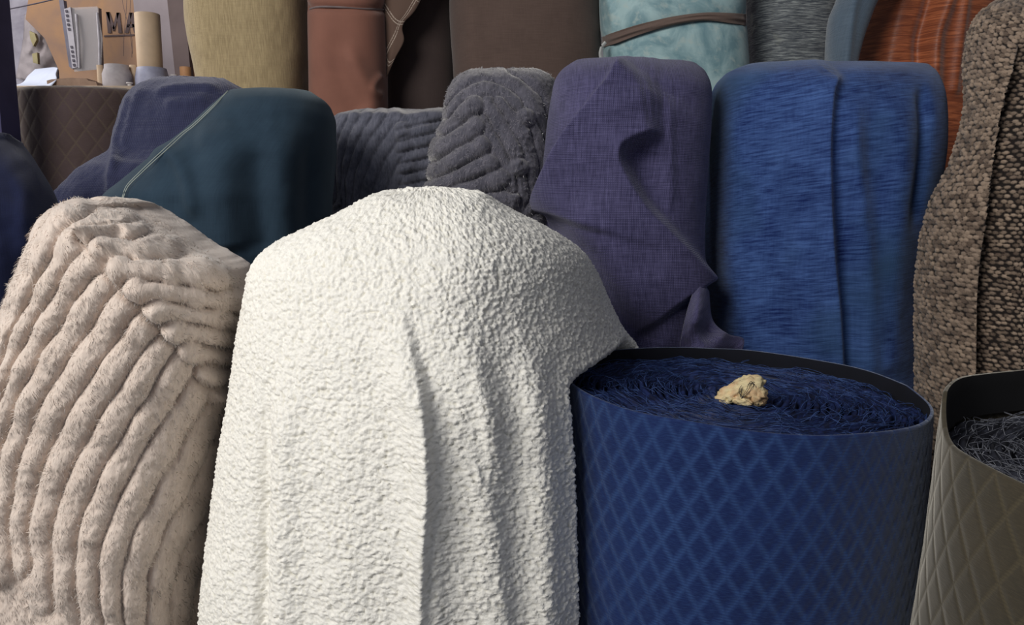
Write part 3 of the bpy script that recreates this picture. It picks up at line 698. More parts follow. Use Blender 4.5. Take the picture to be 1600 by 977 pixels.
# brown chunky knit
T_KNIT = [(-12, 1600, 1720, 1.2, 1.2, .04), (4, 1560, 1790, 1.2, 1.2, .07), (20, 1528, 1820, 1.2, 1.2, .09), (45, 1508, 1840, 1.2, 1.2, .105), (100, 1492, 1850, 1.2, 1.2, .12), (180, 1486, 1850, 1.2, 1.2, .13),
          (260, 1466, 1850, 1.2, 1.2, .13), (310, 1444, 1850, 1.2, 1.2, .13), (380, 1427, 1850, 1.2, 1.2, .13), (470, 1420, 1850, 1.2, 1.2, .13), (780, 1420, 1850, 1.2, 1.2, .13)]
SEAM = [(1592, 70), (1560, 120), (1542, 180), (1530, 260), (1520, 340), (1508, 430), (1505, 520), (1505, 800)]
def knit_px(x, y):
    d, s, t = sdist(x, y, smooth(SEAM)); on = np.clip(t / .08, 0, 1)
    lip = np.where(s < 0, np.exp(-d / 40), np.where(d < 3, 1 - d / 3, 0))       # left flap stands proud of the layer beyond
    h = .034 * lip * on
    h -= .012 * np.where(s > 0, np.exp(-(d / 60) ** 2), 0) * on
    h += ridge(x, y, [(1530, 60), (1510, 200), (1480, 330), (1465, 600)], 26, .010, .2, 0)
    h += ridge(x, y, [(1640, 30), (1600, 200), (1580, 400), (1580, 600)], 34, .018, .3, 0)
    return h
def knit_n(U, V, PX, PY, P):
    wx = fbm(U / .05, V / .05, s=3, o=2) * .5; wy = fbm(U / .05, V / .05, s=8, o=2) * .5
    sd_, ss, tt = sdist(PX, PY, smooth(SEAM)); rev = np.clip((ss * sd_) / 3, 0, 1) * np.clip((330 - (ss * sd_)) / 60, 0, 1)
    d, c = worley(U / .0068 + wx, V / .0060 + wy, .4, 5, stagger=True)
    h = (1 - (d / (.64 - .14 * rev)) ** 2).clip(0, 1); tw = np.sin((U + V * .8) / .0011) * .12
    return .0032 * h ** .8 * (.7 + .5 * c) + .0003 * tw * h, {'nub': h, 'yarn': c}
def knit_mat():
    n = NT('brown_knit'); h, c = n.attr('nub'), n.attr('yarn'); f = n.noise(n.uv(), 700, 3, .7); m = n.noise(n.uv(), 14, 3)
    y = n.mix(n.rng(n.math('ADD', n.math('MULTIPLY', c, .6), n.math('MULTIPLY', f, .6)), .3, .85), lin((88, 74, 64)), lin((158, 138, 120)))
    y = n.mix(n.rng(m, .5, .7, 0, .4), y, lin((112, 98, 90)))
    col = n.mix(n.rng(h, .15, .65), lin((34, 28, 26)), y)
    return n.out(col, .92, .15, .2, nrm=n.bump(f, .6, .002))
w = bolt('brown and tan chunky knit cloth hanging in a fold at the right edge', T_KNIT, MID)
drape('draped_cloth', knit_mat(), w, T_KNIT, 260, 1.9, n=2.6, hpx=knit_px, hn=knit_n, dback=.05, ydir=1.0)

# teal
T_TEAL = [(138, 372, 430, 1.44, 1.44, .05), (141, 362, 462, 1.44, 1.44, .08), (148, 350, 488, 1.44, 1.44, .11), (160, 335, 508, 1.44, 1.44, .13), (180, 312, 522, 1.44, 1.44, .15), (205, 284, 526, 1.43, 1.44, .165), (240, 240, 526, 1.42, 1.44, .18),
          (280, 190, 523, 1.40, 1.44, .18), (310, 158, 520, 1.38, 1.44, .18), (360, 158, 518, 1.38, 1.44, .18), (440, 165, 516, 1.38, 1.44, .18), (520, 170, 515, 1.38, 1.44, .18)]
def teal_px(x, y):
    h = ridge(x, y, [(230, 260), (262, 240), (285, 262), (300, 310), (305, 350)], 14, .012, .2, .2)
    h += ridge(x, y, [(350, 200), (345, 300), (360, 400)], 30, .014, .3, .1)
    h -= ridge(x, y, [(402, 190), (400, 280), (408, 400)], 24, .012, .3, .1)
    h += ridge(x, y, [(450, 180), (446, 280), (450, 400)], 26, .010, .3, .1)
    h -= ridge(x, y, [(488, 200), (480, 300), (482, 400)], 16, .010, .3, .1)
    h += ridge(x, y, [(300, 215), (340, 212), (380, 200)], 16, .006, .3, .3)
    return h + .003 * fbm(x / 50, y / 70, s=21)
m_teal = weave('dark_teal_cloth', (27, 42, 56), (48, 68, 84), .0012, .2, .6, .2, .85, .25, .6, tint=(.8, .95, 1, 1))
w = bolt('dark teal cloth with pale selvedge line draped over a bolt behind the beige plush', T_TEAL, MID)
_, g = drape('draped_cloth', m_teal, w, T_TEAL, 150, 3, n=2.4, hpx=teal_px, dback=.12)
n_ = NT('selvedge'); m_sel = n_.out(lin((160, 168, 160)), .8, .2)
sel = MB(); pts = smooth([(356, 142), (345, 153), (332, 166), (300, 196), (284, 208), (262, 228), (240, 248), (215, 272), (198, 290), (192, 305), (190, 318)], 3)
def on_surface(g, pts, off=.002):
    m = g['face'] > .3; Q = g['P'][m]; X, Yy = project(Q); out = []
    for a, b in pts:
        out.append(Q[np.argmin((X - a) ** 2 + (Yy - b) ** 2), 1])
    yy = np.array(out); 
    for _ in range(4): yy = np.convolve(np.pad(yy, 1, 'edge'), [.25, .5, .25], 'valid')
    return [at(a, b, y_ - off) for (a, b), y_ in zip(pts, yy)]
for off in (0, 5):
    pp = [(x + off * math.sin(i / len(pts) * 3.1), y) for i, (x, y) in enumerate(pts)]
    sel.tube(on_surface(g, pp, .009), .0007, 5)
sel.build('selvedge', m_sel, w)['label'] = 'pale selvedge thread'

# navy towelling cloth behind teal
T_NK = [(120, 255, 305, 1.72, 1.72, .03), (123, 238, 338, 1.72, 1.72, .05), (130, 218, 362, 1.72, 1.72, .07), (142, 202, 385, 1.72, 1.72, .09), (165, 188, 400, 1.70, 1.72, .10), (200, 178, 400, 1.68, 1.72, .11), (235, 168, 400, 1.66, 1.72, .12),
        (246, 148, 400, 1.64, 1.72, .12), (258, 128, 400, 1.62, 1.72, .13), (280, 102, 400, 1.60, 1.72, .13), (305, 82, 400, 1.58, 1.72, .13), (420, 70, 400, 1.58, 1.72, .13)]
def nk_px(x, y):
    h = ridge(x, y, [(205, 145), (192, 190), (186, 240), (180, 280)], 5, .010, .1, .2) + ridge(x, y, [(222, 135), (205, 180), (196, 250)], 7, .008, .1, .2)
    h += ridge(x, y, [(235, 146), (270, 138), (310, 134), (350, 140)], 6, .010, .2, .2) + ridge(x, y, [(250, 160), (290, 160), (330, 150)], 9, .006, .2, .2)
    h += step(x, y, [(172, 320), (176, 270), (185, 220), (180, 180)], 8, 30, .012, .2, .3)
    return h + .004 * fbm(x / 25, y / 30, s=31)
m_nk = weave('navy_towelling', (40, 43, 68), (70, 73, 104), .0034, .15, .25, .45, .9, 1.0, .6, tint=(.9, .9, 1, 1))
w = bolt('soft navy cloth bunched over a bolt, between the brown diamond roll and the teal cloth', T_NK, MID)
drape('draped_cloth', m_nk, w, T_NK, 120, 3, n=2.3, hpx=nk_px, hn=pile_n(.0015, .006, 9), dback=.06)

# far left navy lump
T_FL = [(206, -60, -20, 1.28, 1.28, .04), (209, -100, 6, 1.28, 1.28, .07), (216, -130, 24, 1.28, 1.28, .09), (232, -150, 42, 1.28, 1.28, .11), (262, -160, 62, 1.28, 1.28, .13), (298, -165, 84, 1.28, 1.28, .14), (350, -170, 100, 1.28, 1.28, .15), (520, -170, 112, 1.28, 1.28, .15)]
w = bolt('dark navy cloth rounded over a bolt, cut off by the left edge of the picture', T_FL, MID)
drape('draped_cloth', weave('dark_navy_cloth', (26, 34, 68), (44, 52, 92), .0016, .25, .45, .3, .85, .3, .7), w, T_FL, 70, 5, hpx=lambda x, y: .006 * fbm(x / 50, y / 60, s=41) + ridge(x, y, [(10, 230), (40, 300), (50, 420)], 22, .012), dback=.1)

# slate ribbed plush and grey crumpled plush
def g8(pts): return [(480 + x * .2865, 90 + y * .2865) for x, y in pts]
T_SL = [(172, 590, 690, 1.74, 1.74, .03), (175, 545, 704, 1.74, 1.74, .06), (180, 528, 710, 1.74, 1.74, .09), (190, 518, 712, 1.74, 1.74, .09), (210, 513, 712, 1.74, 1.74, .10), (280, 512, 712, 1.74, 1.74, .10), (420, 514, 712, 1.74, 1.74, .10)]
SLR = [(g8(p), 10.5) for p in [
    [(205, 330), (160, 430), (140, 560), (140, 760)], [(250, 325), (205, 410), (185, 500), (180, 640), (190, 800)], [(330, 318), (262, 430), (215, 560), (195, 680), (200, 860)], [(405, 318), (310, 450), (245, 600), (225, 740), (240, 880)],
    [(475, 325), (375, 450), (300, 600), (262, 760), (270, 880)], [(500, 395), (440, 480), (365, 600), (310, 750), (310, 860)], [(520, 480), (450, 600), (390, 740), (365, 840)], [(535, 580), (480, 690), (445, 800)], [(545, 680), (520, 760), (500, 840)]]]
SLF = [(g8(p), 8.8) for p in [[(500, 378), (620, 342), (800, 300)], [(508, 432), (620, 400), (800, 360)], [(520, 490), (620, 462), (800, 420)], [(532, 550), (620, 528), (800, 490)], [(540, 608), (620, 590), (800, 560)], [(548, 665), (640, 645), (800, 620)], [(552, 722), (640, 706), (800, 690)], [(552, 780), (700, 760)]]]
m_slate = plush_mat('slate_plush', (72, 74, 86), (112, 113, 126), .6, .6)
m_grey = plush_mat('grey_plush', (66, 66, 76), (104, 102, 112), .7)
m_grey_f = NT('grey_pile').out(lin((140, 136, 144)), .85, .15, .6)
w = bolt('slate grey plush bolt with fine curved ribs, behind the top of the white cloth', T_SL, MID)
_, g = drape('draped_cloth', m_slate, w, T_SL, 170, 2.0, n=3.2, dback=.05,
      hpx=lambda x, y: ribs(x, y, [(SLR, 0, 0)], .0085, neck=.04) + np.where(True, ribs(x, y, [(SLF, .006, 0)], .0055, neck=.03), 0) * np.clip((x - 615) / 8, 0, 1) + .0015 * fbm(x / 16, y / 16, s=3), hn=pile_n(.0008, .006, 5))
fuzz('pile', NT('slate_pile').out(lin((96, 100, 118)), .85, .15, .5), w, g, 9000, .0028, .0005, seed=5, spread=.5, lift=.4)
T_GR = [(111, 765, 810, 1.53, 1.53, .03), (114, 738, 838, 1.53, 1.53, .05), (122, 718, 858, 1.53, 1.53, .08), (138, 704, 866, 1.53, 1.53, .10), (165, 698, 868, 1.53, 1.53, .115), (195, 694, 868, 1.53, 1.53, .12), (215, 682, 866, 1.53, 1.53, .125), (250, 675, 864, 1.53, 1.53, .13),
        (300, 668, 862, 1.53, 1.53, .13), (420, 660, 860, 1.53, 1.53, .13)]
GRR = [(g8(p), w_) for p, w_ in [([(925, 262), (830, 320), (745, 390)], 15), ([(935, 372), (820, 440), (715, 510)], 15), ([(965, 480), (820, 560), (685, 635)], 15.5), ([(1005, 580), (820, 650), (690, 715), (640, 740)], 15), ([(1070, 650), (960, 685), (850, 730), (760, 790)], 15), ([(1140, 760), (1000, 790), (900, 830)], 14)]]
GRA = [(g8(p), w_) for p, w_ in [([(770, 330), (800, 250), (870, 195), (960, 165), (1060, 190), (1130, 260)], 14), ([(760, 260), (830, 160), (950, 105), (1080, 115), (1180, 190), (1260, 330), (1300, 440)], 14), ([(1120, 85), (1240, 110), (1320, 180), (1340, 300)], 14),
        ([(985, 250), (1060, 400), (1130, 520), (1160, 640), (1170, 760)], 14), ([(1060, 240), (1150, 350), (1200, 470), (1220, 600), (1240, 800)], 13), ([(960, 350), (1030, 480), (1090, 600), (1130, 720)], 13), ([(1230, 360), (1290, 520), (1290, 700), (1290, 860)], 14)]]
def gr_px(x, y):
    h = ribs(x, y, [(GRR, .006, .35), (GRA, 0, .1)], .010, neck=.12)
    for a, b in g8([(915, 262), (925, 372), (955, 480), (995, 580), (1060, 655), (1190, 330), (1150, 600)]):
        h = np.maximum(h, .021 * np.sqrt((1 - (np.hypot(x - a, y - b) / 16) ** 2).clip(0)))
    cr = fbm(x / 9, y / 9, s=6); m = np.exp(-(sdist(x, y, g8([(1190, 330), (1180, 500), (1150, 620), (1140, 720), (1160, 820)]))[0] / 18) ** 2) + .35
    return h + .005 * np.abs(cr) * m
w = bolt('grey plush cloth crumpled in fat furry folds between the slate plush and purple linen', T_GR, MID)
_, g = drape('draped_cloth', m_grey, w, T_GR, 190, 1.7, n=2.4, dback=.05, hpx=gr_px, hn=pile_n(.0012, .006, 7))
fuzz('pile', m_grey_f, w, g, 30000, .0042, .0007, seed=6, spread=.9, lift=.6, clump=90)

# brown diamond roll (seen from below its rim)
T_BR = [(134, 60, 250, 1.90, 1.90, .17), (135, 28, 272, 1.90, 1.90, .19), (137, 18, 280, 1.90, 1.90, .198), (142, 14, 282, 1.9, 1.9, .2), (200, 18, 282, 1.9, 1.9, .2), (300, 26, 282, 1.9, 1.9, .2), (400, 34, 282, 1.9, 1.9, .2)]
m_br = quilt_mat('brown_diamond_cloth', (72, 58, 56), (92, 80, 68), .040, .058, .03, (82, 68, 70), .3, hatch=False, soft=.05)
w = bolt('dull brown diamond-patterned roll behind the left edge, thread cones beyond its rim', T_BR, MID, 'fabric_roll', 'fabric roll')
def br_n(U, V, PX, PY, P):
    u, v = U / .040, V / .058; d = .5 - np.maximum(abs((u + v) % 1 - .5), abs((u - v) % 1 - .5)); q = np.clip(d / .3, 0, 1)
    return .0007 * q * (2 - q)
drape('outer_wrap', m_br, w, T_BR, 130, 3, n=2.0, hn=br_n, dback=.11, caprise=.001)

# ------------------------------------------------------------------ BACK ROW
def backbolt(label, xl0, xl1, xr0, xr1, Y, D, mat, fold=None, n=2.6, ybot=230, dback=.12, nf=90, ytop=-130, pitch=4, hn=None):
    tab = [(ytop, xl0 + 30, xr0 - 30, Y, Y, D * .55), (ytop + 8, xl0 + 12, xr0 - 12, Y, Y, D * .8), (ytop + 24, xl0, xr0, Y, Y, D), (0, xl0 + (xl1 - xl0) * .0, xr0, Y, Y, D), (130, xl1, xr1, Y, Y, D), (ybot, xl1 + (xl1 - xl0) * .5, xr1, Y, Y, D)]
    r = bolt(label, tab, BACK); return r, drape('draped_cloth', mat, r, tab, nf, pitch, n=n, hpx=fold, dback=dback, hn=hn)[1]
m_kh = weave('khaki_slub_cloth', (148, 130, 98), (186, 166, 128), .0030, .75, .2, .3, .85, .5, .35)
backbolt('khaki yellow slub-weave bolt, leftmost in the back row', 286, 306, 484, 484, 2.05, .13, m_kh, lambda x, y: .004 * fbm(x / 40, y / 60, s=2))
m_ru = weave('rust_pink_cloth', (122, 82, 70), (146, 100, 84), .0012, .1, .7, .3, .8, .12, .6)
def ru_px(x, y):
    h = ridge(x, y, [(540, 60), (560, 110), (580, 150), (585, 190)], 14, .012, .3, .1) - ridge(x, y, [(520, 40), (530, 110), (560, 180)], 18, .008, .3, .1) + ridge(x, y, [(600, 118), (588, 128), (584, 142), (600, 152)], 6, .008, .1, .1)
    return h - ridge(x, y, [(470, 10), (540, 13), (620, 14)], 5, .012, 0, 0)
w, g = backbolt('rust brown smooth bolt pinched by a thin tie near its top', 480, 482, 603, 606, 1.98, .10, m_ru, ru_px, dback=.03)
MB().tube(on_surface(g, smooth([(484, 14), (500, 10.5), (540, 11.5), (580, 14), (599, 15)], 4), .004), .0022, 6).build('tie_string', plain('grey_string', (120, 108, 108), .7), w)['label'] = 'thin greyish tie string'
# dark brown bolt with a patterned flap
m_db = weave('dark_brown_cloth', (60, 50, 48), (76, 64, 62), .0014, .2, .5, .2, .9, .15, .6)
w, g = backbolt('very dark brown bolt with a pale-stitched patterned flap on its left side', 598, 600, 714, 714, 2.14, .09, m_db)
def flapm():
    n = NT('diamond_print'); s0 = n.node('ShaderNodeSeparateXYZ', ins={0: n.uv(1 / .085, 1 / .125)}); s = n.t.nodes[-1]
    u, v = s.outputs[0], s.outputs[1]
    def ln(e, off, w_):
        f = n.math('ABSOLUTE', n.math('SUBTRACT', n.math('FRACT', n.math('ADD', e, off)), .5)); return n.rng(f, w_, w_ + .012, 1, 0)
    a, b = n.math('ADD', u, v), n.math('SUBTRACT', u, v)
    L = n.math('MAXIMUM', n.math('MAXIMUM', ln(a, 0, .012), ln(b, 0, .012)), n.math('MAXIMUM', ln(a, .09, .008), ln(b, .09, .008)))
    dots = n.rng(n.noise(n.uv(), 500, 1), .35, .55)
    return n.out(n.mix(n.math('MULTIPLY', L, dots), lin((100, 80, 70)), lin((188, 172, 158))), .85, .2, .2)
sheet('patterned_flap', flapm(), w, [[(590, -130, 1.965), (620, -130, 1.955), (700, -130, 1.965)], [(598, 0, 1.965), (625, 0, 1.955), (657, 0, 1.96)], [(601, 36, 1.965), (615, 36, 1.957), (630, 38, 1.96)], [(602, 60, 1.965), (615, 62, 1.957), (631, 64, 1.96)], [(603, 90, 1.965), (609, 92, 1.957), (617, 92, 1.96)], [(603, 118, 1.965), (604, 119, 1.96), (605, 120, 1.962)]], 12, 60)
m_b2 = weave('brown_cloth', (84, 68, 62), (106, 88, 80), .0016, .35, .4, .25, .85, .3, 1.0)
backbolt('plain mid-brown wide bolt behind the grey and purple cloths', 702, 709, 938, 940, 2.06, .15, m_b2, lambda x, y: ridge(x, y, [(730, -60), (738, 60), (750, 200)], 16, .010, .1, 0) + .003 * fbm(x / 50, y / 60, s=7))
def mottle():
    n = NT('pale_teal_mottled'); a = n.noise(n.uv(), 13, 6, .62, .6); b = n.noise(n.uv(1, 1.3), 34, 5, .6, .4)
    c = n.mix(n.rng(a, .40, .60), lin((116, 150, 158)), lin((166, 194, 196))); c = n.mix(n.rng(b, .54, .66, 0, .55), c, lin((182, 196, 190)))
    return n.out(c, .6, .3, .2, nrm=n.bump(a, .2, .002))
w, g = backbolt('pale teal mottled bolt strapped with a brown cloth band', 936, 945, 1166, 1172, 1.95, .13, mottle(), lambda x, y: ridge(x, y, [(945, -20), (958, 40), (950, 90)], 6, .008, .1, .1) - ridge(x, y, [(936, 70), (1000, 50), (1100, 26), (1172, 30)], 12, .007, 0, 0))
band = smooth([(940, 66), (958, 60), (1000, 46), (1050, 33), (1100, 26), (1140, 28), (1166, 31)], 5)
hw = smooth([(0, 8), (1, 9), (2, 8), (3, 7), (4, 6.5), (5, 8), (6, 9)], 5)[:, 1]
c_ = on_surface(g, band, .012); Yb = [q[1] for q in c_]
rows = [[(b[0] + .2 * k, b[1] + k * h_, Yb[i] - .004 * (1 - abs(k)) - .0022 * math.sin(k * 7 + i * .25)) for i, (b, h_) in enumerate(zip(band, hw))] for k in (-1, -.5, 0, .5, 1)]
sheet('strap', weave('brown_strap', (98, 82, 76), (124, 106, 96), .0016, .3, .4, .2, .85, .3), w, rows, len(band) - 1, 24, thick=.002)['label'] = 'twisted brown cloth strap'
tl = smooth([(946, 66), (940, 74), (938, 86), (942, 100)], 4)
MB().tube([at(a, b, 1.86) for a, b in tl], .004, 6).build('strap_end', plain('pale_edge', (176, 178, 176), .8), w)
def fibre():
    n = NT('grey_streaked'); a = n.noise(n.uv(26, 420), 1.0, 4, .7, .5); b = n.noise(n.uv(), 12, 4, .6, .5); c = n.noise(n.uv(8, 22), 1.0, 5, .6)
    col = n.mix(n.rng(a, .44, .62), lin((74, 80, 88)), lin((162, 168, 168))); col = n.mix(n.rng(b, .6, .68, 0, .8), col, lin((168, 172, 160))); col = n.mix(n.rng(c, .5, .7, 0, .6), col, lin((58, 62, 70)))
    return n.out(col, .6, .3, .3, nrm=n.bump(a, .5, .002))
backbolt('charcoal bolt with fine silvery streaks beside the pale teal one', 1166, 1170, 1314, 1314, 2.06, .08, fibre())
m_sb = weave('slate_blue_cloth', (72, 88, 104), (104, 120, 136), .0022, .4, .3, .5, .7, .7, 1.0)
T_SB = [(-130, 1330, 1420, 1.76, 1.76, .05), (-100, 1320, 1430, 1.76, 1.76, .05), (0, 1306, 1372, 1.76, 1.76, .05), (30, 1294, 1360, 1.76, 1.76, .05), (60, 1290, 1350, 1.76, 1.76, .05), (110, 1288, 1340, 1.76, 1.76, .05), (230, 1288, 1340, 1.76, 1.76, .05)]
w = bolt('slate blue sheeny cloth leaning between the charcoal streaked and rust orange ones', T_SB, BACK); drape('draped_cloth', m_sb, w, T_SB, 60, 4, hpx=lambda x, y: ridge(x, y, [(1345, -40), (1330, 20), (1320, 110)], 9, .012, .1, 0), dback=.04)
def orange():
    n = NT('rust_orange_satin'); a = n.noise(n.uv(14, 200), 1.0, 4, .6, 1.2); b = n.noise(n.uv(), 9, 3)
    col = n.mix(n.rng(a, .42, .62), lin((126, 62, 34)), lin((182, 102, 62))); col = n.mix(n.rng(b, .45, .65, 0, .5), col, lin((112, 54, 34)))
    return n.out(col, .45, .4, .4, nrm=n.bump(a, .5, .0025))
T_OR = [(-130, 1370, 1560, 1.92, 1.92, .06), (-100, 1360, 1570, 1.92, 1.92, .10), (0, 1352, 1570, 1.92, 1.92, .11), (40, 1340, 1560, 1.92, 1.92, .11), (100, 1325, 1540, 1.92, 1.92, .11), (160, 1318, 1540, 1.92, 1.92, .11), (260, 1318, 1540, 1.92, 1.92, .11)]
def or_px(x, y):
    h = ridge(x, y, [(1500, -60), (1478, 10), (1462, 60), (1458, 140)], 11, .018, .1, 0) - ridge(x, y, [(1470, -60), (1448, 20), (1436, 70), (1440, 140)], 10, .016, .1, 0)
    return h + ridge(x, y, [(1420, -40), (1400, 40), (1385, 120)], 18, .010, .1, 0) + ridge(x, y, [(1510, -20), (1500, 60), (1490, 140)], 8, .010, .1, 0)
w = bolt('rust orange satin cloth with soft vertical folds behind the royal blue cloth', T_OR, BACK); drape('draped_cloth', orange(), w, T_OR, 120, 3, hpx=or_px, dback=.06)

# ------------------------------------------------------------------ BACKGROUND LEFT
SH = float(zat(134.5, 2.35))
sh = empty('shelf', (float(xat(180, 2.5, SH)), 2.5, 0), 'pale wooden shelf behind the diamond roll carrying the thread cones', 'shelf')
m_wood = plain('pale_board', (176, 158, 140), .8, scale=12)
x0, x1 = float(xat(-60, 2.35, SH)), float(xat(300, 2.35, SH))
MB().box(((x0 + x1) / 2, 2.50, SH - .012), ((x1 - x0) / 2, .16, .012), bev=.003).build('shelf_board', m_wood, sh)
for x_ in (x0 + .04, x1 - .04):
    for y_ in (2.37, 2.63): MB().box((x_, y_, (SH - .024) / 2), (.018, .018, (SH - .024) / 2), bev=.003).build('leg', m_wood, sh)
def spool(name, label, cat, px0, px1, pytop, Y, mats, prof='tube', group=None, extra=None):
    """stands on the shelf; width and top taken at its own depth"""
    zt = float(zat(pytop, Y)); xa, xb = float(xat(px0, Y, SH)), float(xat(px1, Y, SH)); r = (xb - xa) / 2; cx = (xa + xb) / 2; H = zt - SH
    e = empty(name, (cx, Y, SH), label, cat, group); return e, cx, r, H
TC = 'thread cones and spools on the shelf'
def tube_prof(r, h, wall=.15): return [(r * (1 - wall), h * .2), (r * (1 - wall), h - .001), (r * (1 - wall * .8), h), (r * .98, h), (r, h - .0015), (r, .0015), (r * .98, 0), (.0003, 0)]
m_tub = plain('cardboard_tube', (196, 172, 146), .6, var=.08, scale=20); m_wht = plain('white_thread', (196, 192, 194), .8, var=.06, scale=60); m_gry = plain('grey_thread_pack', (166, 160, 164), .8, var=.08, scale=60); m_org = plain('orange_tube_side', (200, 150, 108), .6, var=.08)
e, cx, r, H = spool('thread_cone', 'tall tan paper tube standing in a blue-grey cup, tallest on the shelf', 'thread spool', 217, 257, 22, 2.44, None, group=TC)
MB().lathe((cx, 2.44, SH + .004), tube_prof(r * .93, H - .004), 36).build('paper_tube', m_tub, e)
hz_ = float(zat(107, 2.44)) - SH
MB().lathe((cx + .004, 2.44, SH), [(r * 1.02, hz_ * .25), (r * 1.02, hz_), (r * 1.08, hz_), (r * 1.24, hz_ * .55), (r * 1.26, .002), (r * 1.2, 0), (.0003, 0)], 36).build('cup', plain('blue_grey_plastic', (150, 152, 174), .5), e)
e, cx, r, H = spool('thread_spool', 'squat grey thread spool with a narrowed top', 'thread spool', 163, 206, 102, 2.43, None, group=TC)
MB().lathe((cx, 2.43, SH), [(.0003, H - .004), (r * .45, H - .004), (r * .5, H), (r * .82, H), (r * .84, H * .85), (r, H * .62), (r, .004), (r * .97, 0), (.0003, 0)], 36).build('wound_thread', m_gry, e)
for px0, px1, pt, lb in ((154, 163.5, 102, 'thin upright paper tube left of the squat grey spool'), (205, 217, 102, 'thin upright paper tube between the grey spool and the cup'), (283, 300, 105, 'short peach paper tube beside the khaki bolt')):
    e, cx, r, H = spool('paper_tube', lb, 'paper tube', px0, px1, pt, 2.46, None, group=TC)
    MB().lathe((cx, 2.46, SH), tube_prof(r, H, .25), 24).build('tube_wall', m_tub if px0 < 280 else m_org, e)
for px0, px1, pt, Y, lb in ((198, 208, 129, 2.40, 'tiny white bobbin lying near the rim, left of the cup'), (267, 279, 117, 2.46, 'tiny white bobbin right of the cup')):
    e, cx, r, H = spool('bobbin', lb, 'bobbin', px0, px1, pt, Y, None, group=TC)
    MB().lathe((cx, Y, SH), [(.0003, H), (r, H), (r, H * .8), (r * .6, H * .75), (r * .6, H * .25), (r, H * .2), (r, 0), (.0003, 0)], 20).build('bobbin_body', m_wht, e)
# folded cardboard
def flatpoly(name, mat, pts, Y0, Y1, parent=None):
    poly = [(float(xat(a, Y0, zat(b, Y0))), float(zat(b, Y0))) for a, b in pts]; return MB().prism(poly, Y0, Y1).build(name, mat, parent, smoothf=False)
cb = flatpoly('cardboard_scrap', plain('brown_card', (146, 122, 106), .85), [(73, 126), (80, 124), (112, 121.5), (135, 122.5), (138, 126), (150, 128), (152, 134.6), (74, 134.6)], 2.38, 2.44)
tag(cb, 'torn brown cardboard strip lying behind the rim of the diamond roll', 'cardboard')
e = empty('paper_sheet', at(45, 134.5, 2.42), 'bluish white curled paper sheet at the left end of the shelf', 'paper')
sheet('sheet', plain('white_paper', (196, 204, 226), .7, var=.03), e, [[(55, 108, 2.60), (72, 106, 2.56), (84, 105, 2.50), (90, 106, 2.44)], [(44, 118, 2.56), (58, 115, 2.52), (76, 113, 2.46), (87, 116, 2.40)], [(28, 132, 2.5), (46, 130, 2.46), (66, 130, 2.42), (88, 124, 2.38)], [(-30, 136, 2.44), (10, 136, 2.42), (45, 135.5, 2.40), (80, 134, 2.36)]], 24, 24)

# sign board with letters, panels, post
YB = 3.10
def brd(name, label, cat, pts, Y, th, mat, legs=False):
    o = flatpoly(name, mat, pts, Y, Y + th); return tag(o, label, cat)
def board_mat():
    n = NT('orange_board'); a = n.noise(n.obj(), 5, 5, .6, .4); b = n.noise(n.obj(), 2.2, 4, .6)
    c = n.mix(n.rng(a, .38, .62), lin((150, 122, 106)), lin((174, 136, 104))); c = n.mix(n.rng(b, .5, .66, 0, .7), c, lin((146, 128, 122)))
    return n.out(c, .8, .2, nrm=n.bump(a, .2, .004))
sg = empty('sign_board', at(150, 110, YB), 'faded orange sign board with dark letters MA, behind the plastic packet', 'sign')
flatpoly('board', board_mat(), [(52, -60), (216, -60), (216, 200), (98, 200), (92, 110), (70, 60), (40, 30)], YB, YB + .03, sg)
m_let = plain('faded_black_paint', (92, 78, 80), .85, var=.1)
def letter(strokes): 
    mb = MB()
    for s_ in strokes: mb.prism([(float(xat(a, YB, zat(b, YB))), float(zat(b, YB))) for a, b in s_], YB - .003, YB + .001)
    return mb
letter([[(166, 19), (171.5, 19), (174.5, 52), (169, 52)], [(166, 19), (171.5, 19), (180, 44), (177, 49)], [(187, 20), (182.5, 20), (176.5, 44), (179, 49)], [(182.5, 20), (187.5, 20), (191, 52), (185.5, 52)]]).build('letter', m_let, sg, smoothf=False)['label'] = 'letter M'
letter([[(202, 20), (207, 20), (201, 52), (195.5, 52)], [(202, 20), (208, 20), (216, 52), (210, 52)], [(200, 38), (210, 38), (211, 43), (199, 43)]]).build('letter', m_let, sg, smoothf=False)['label'] = 'letter A'
letter([[(163, 55.5), (210, 53.5), (210, 56), (163, 58)]]).build('underline', m_let, sg, smoothf=False)
brd('grey_panel', 'leaning grey-lilac panel behind the tall paper tube', 'panel', [(203, -60), (262, -60), (284, 140), (220, 140)], 3.02, .03, plain('grey_lilac_board', (158, 148, 154), .8, var=.1, scale=6))
brd('dark_plank', 'dark brown upright plank between the grey panel and the orange strip', 'plank', [(255, -60), (282, -60), (300, 140), (276, 140)], 2.98, .03, plain('dark_wood', (112, 98, 98), .85, scale=6))
brd('orange_strip', 'narrow orange board strip beside the khaki bolt', 'plank', [(281, -60), (330, -60), (330, 140), (292, 140)], 3.05, .03, plain('orange_wood', (204, 148, 112), .8, scale=6))
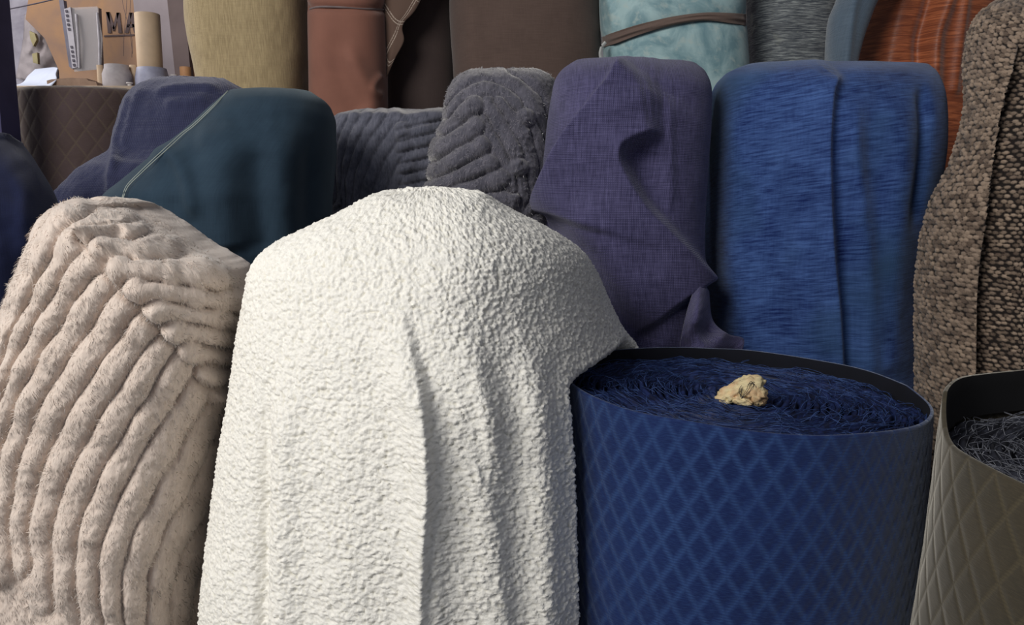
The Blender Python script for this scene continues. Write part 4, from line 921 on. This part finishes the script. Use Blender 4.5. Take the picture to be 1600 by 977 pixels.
# wall posters / peeling paint sheet
pl_ = MB()
for k, (ox, oy, q) in enumerate([((62, 60), 0, 1)]): pass
pe = empty('torn_poster', at(60, 70, 3.16), 'torn grey poster remains peeling off the wall at the far left', 'poster')
sheet('torn_paper', plain('torn_poster_paper', (160, 152, 156), .9, var=.25, scale=9, bump=.6), pe, [[(38, 22, 3.17), (56, 30, 3.15), (72, 42, 3.16), (84, 52, 3.17)], [(36, 60, 3.16), (50, 62, 3.12), (68, 60, 3.15), (86, 66, 3.16)], [(30, 95, 3.16), (46, 92, 3.14), (64, 98, 3.13), (92, 100, 3.17)], [(24, 122, 3.17), (44, 126, 3.15), (66, 124, 3.15), (88, 128, 3.17)]], 24, 24, lambda x, y: .012 * fbm(x / 9, y / 9, s=3))
for pts, nm in (([(46, 48), (54, 52), (57, 62), (52, 72), (47, 60)], 0), ([(50, 84), (58, 82), (59, 100), (52, 98)], 1)):
    flatpoly('yellow_patch', plain('old_yellow_paint', (160, 150, 116), .9), pts, 3.085, 3.10, pe)['label'] = 'yellowed scrap'
# plastic packet
Yp = 2.9
pk = empty('plastic_packet', at(132, 60, Yp), 'clear plastic packet with a lettered white side strip hanging on the orange board', 'packet')
flatpoly('backing', plain('packet_card', (140, 124, 118), .6, var=.15, scale=14), [(118, 15), (154, 12), (158, 106), (120, 110)], Yp, Yp + .02, pk)
def clear(name, col=(200, 196, 200)):
    n = NT(name); return n.out(lin(col), .15, .5, alpha=.35)
flatpoly('plastic_cover', clear('clear_plastic'), [(110, 12), (152, 10), (160, 60), (158, 108), (116, 112)], Yp - .025, Yp - .023, pk)
flatpoly('side_strip', plain('white_strip', (176, 172, 182), .5, var=.05), [(100, 14), (110, 11), (121, 105), (113, 107)], Yp - .03, Yp, pk)
flatpoly('dark_edge', plain('grey_blue_edge', (108, 106, 122), .5), [(92, 0), (99, 0), (113, 108), (108, 104)], Yp - .02, Yp, pk)
mk = MB()
for k in range(13):
    if 5 <= k <= 7: continue
    t = k / 12; a, b = 104.0 + 12 * t, 18 + 84 * t
    q = [(a - 2, b - 2), (a + 1.5, b - 2.3), (a + 2.5, b + 1.5), (a - .8, b + 2)]; mk.prism([(float(xat(u, Yp - .03, zat(v, Yp - .03))), float(zat(v, Yp - .03))) for u, v in q], Yp - .033, Yp - .029)
mk.build('print_marks', plain('strip_ink', (84, 80, 92), .7), pk, smoothf=False, kind='stuff')
for a, b, c, d in ((119, 22, 124, 106), (152, 20, 156, 104)):
    MB().tube([at(a, b, Yp - .03), at((a + c) / 2 + 1, (b + d) / 2, Yp - .035), at(c, d, Yp - .03)], .004, 6).build('fold_rib', plain('plastic_ridge', (178, 174, 182), .3), pk)
# post at left edge, wire, hanging threads
po = MB().box((float(xat(-14, 1.6, 1.5)), 1.6, .95), (.034, .034, .95), bev=.004).build('wooden_post', plain('violet_dark_post', (84, 80, 112), .8, scale=10)); tag(po, 'dark bluish upright post at the left edge of the picture', 'post')
wr = MB().tube([at(a, b, 2.8) for a, b in smooth([(-60, 30), (0, 17), (40, 9), (80, 0), (130, -14)], 4)], .0022, 6).build('wire', plain('dark_wire', (84, 78, 92), .5)); tag(wr, 'thin dark wire crossing the wall at the top left', 'wire')
hs = MB()
for q in ([(189, -20), (192, 6), (198, 30), (206, 60), (206, 90)], [(199, -20), (197, 20), (194, 55), (193, 88)], [(204, -10), (203, 40), (207, 84)]): hs.tube([at(a, b, 3.0 - .03) for a, b in smooth(q, 4)], .0008, 5)
tag(hs.build('hanging_thread', plain('loose_string', (104, 92, 96), .7)), 'loose dark threads hanging over the letters on the orange board', 'thread')
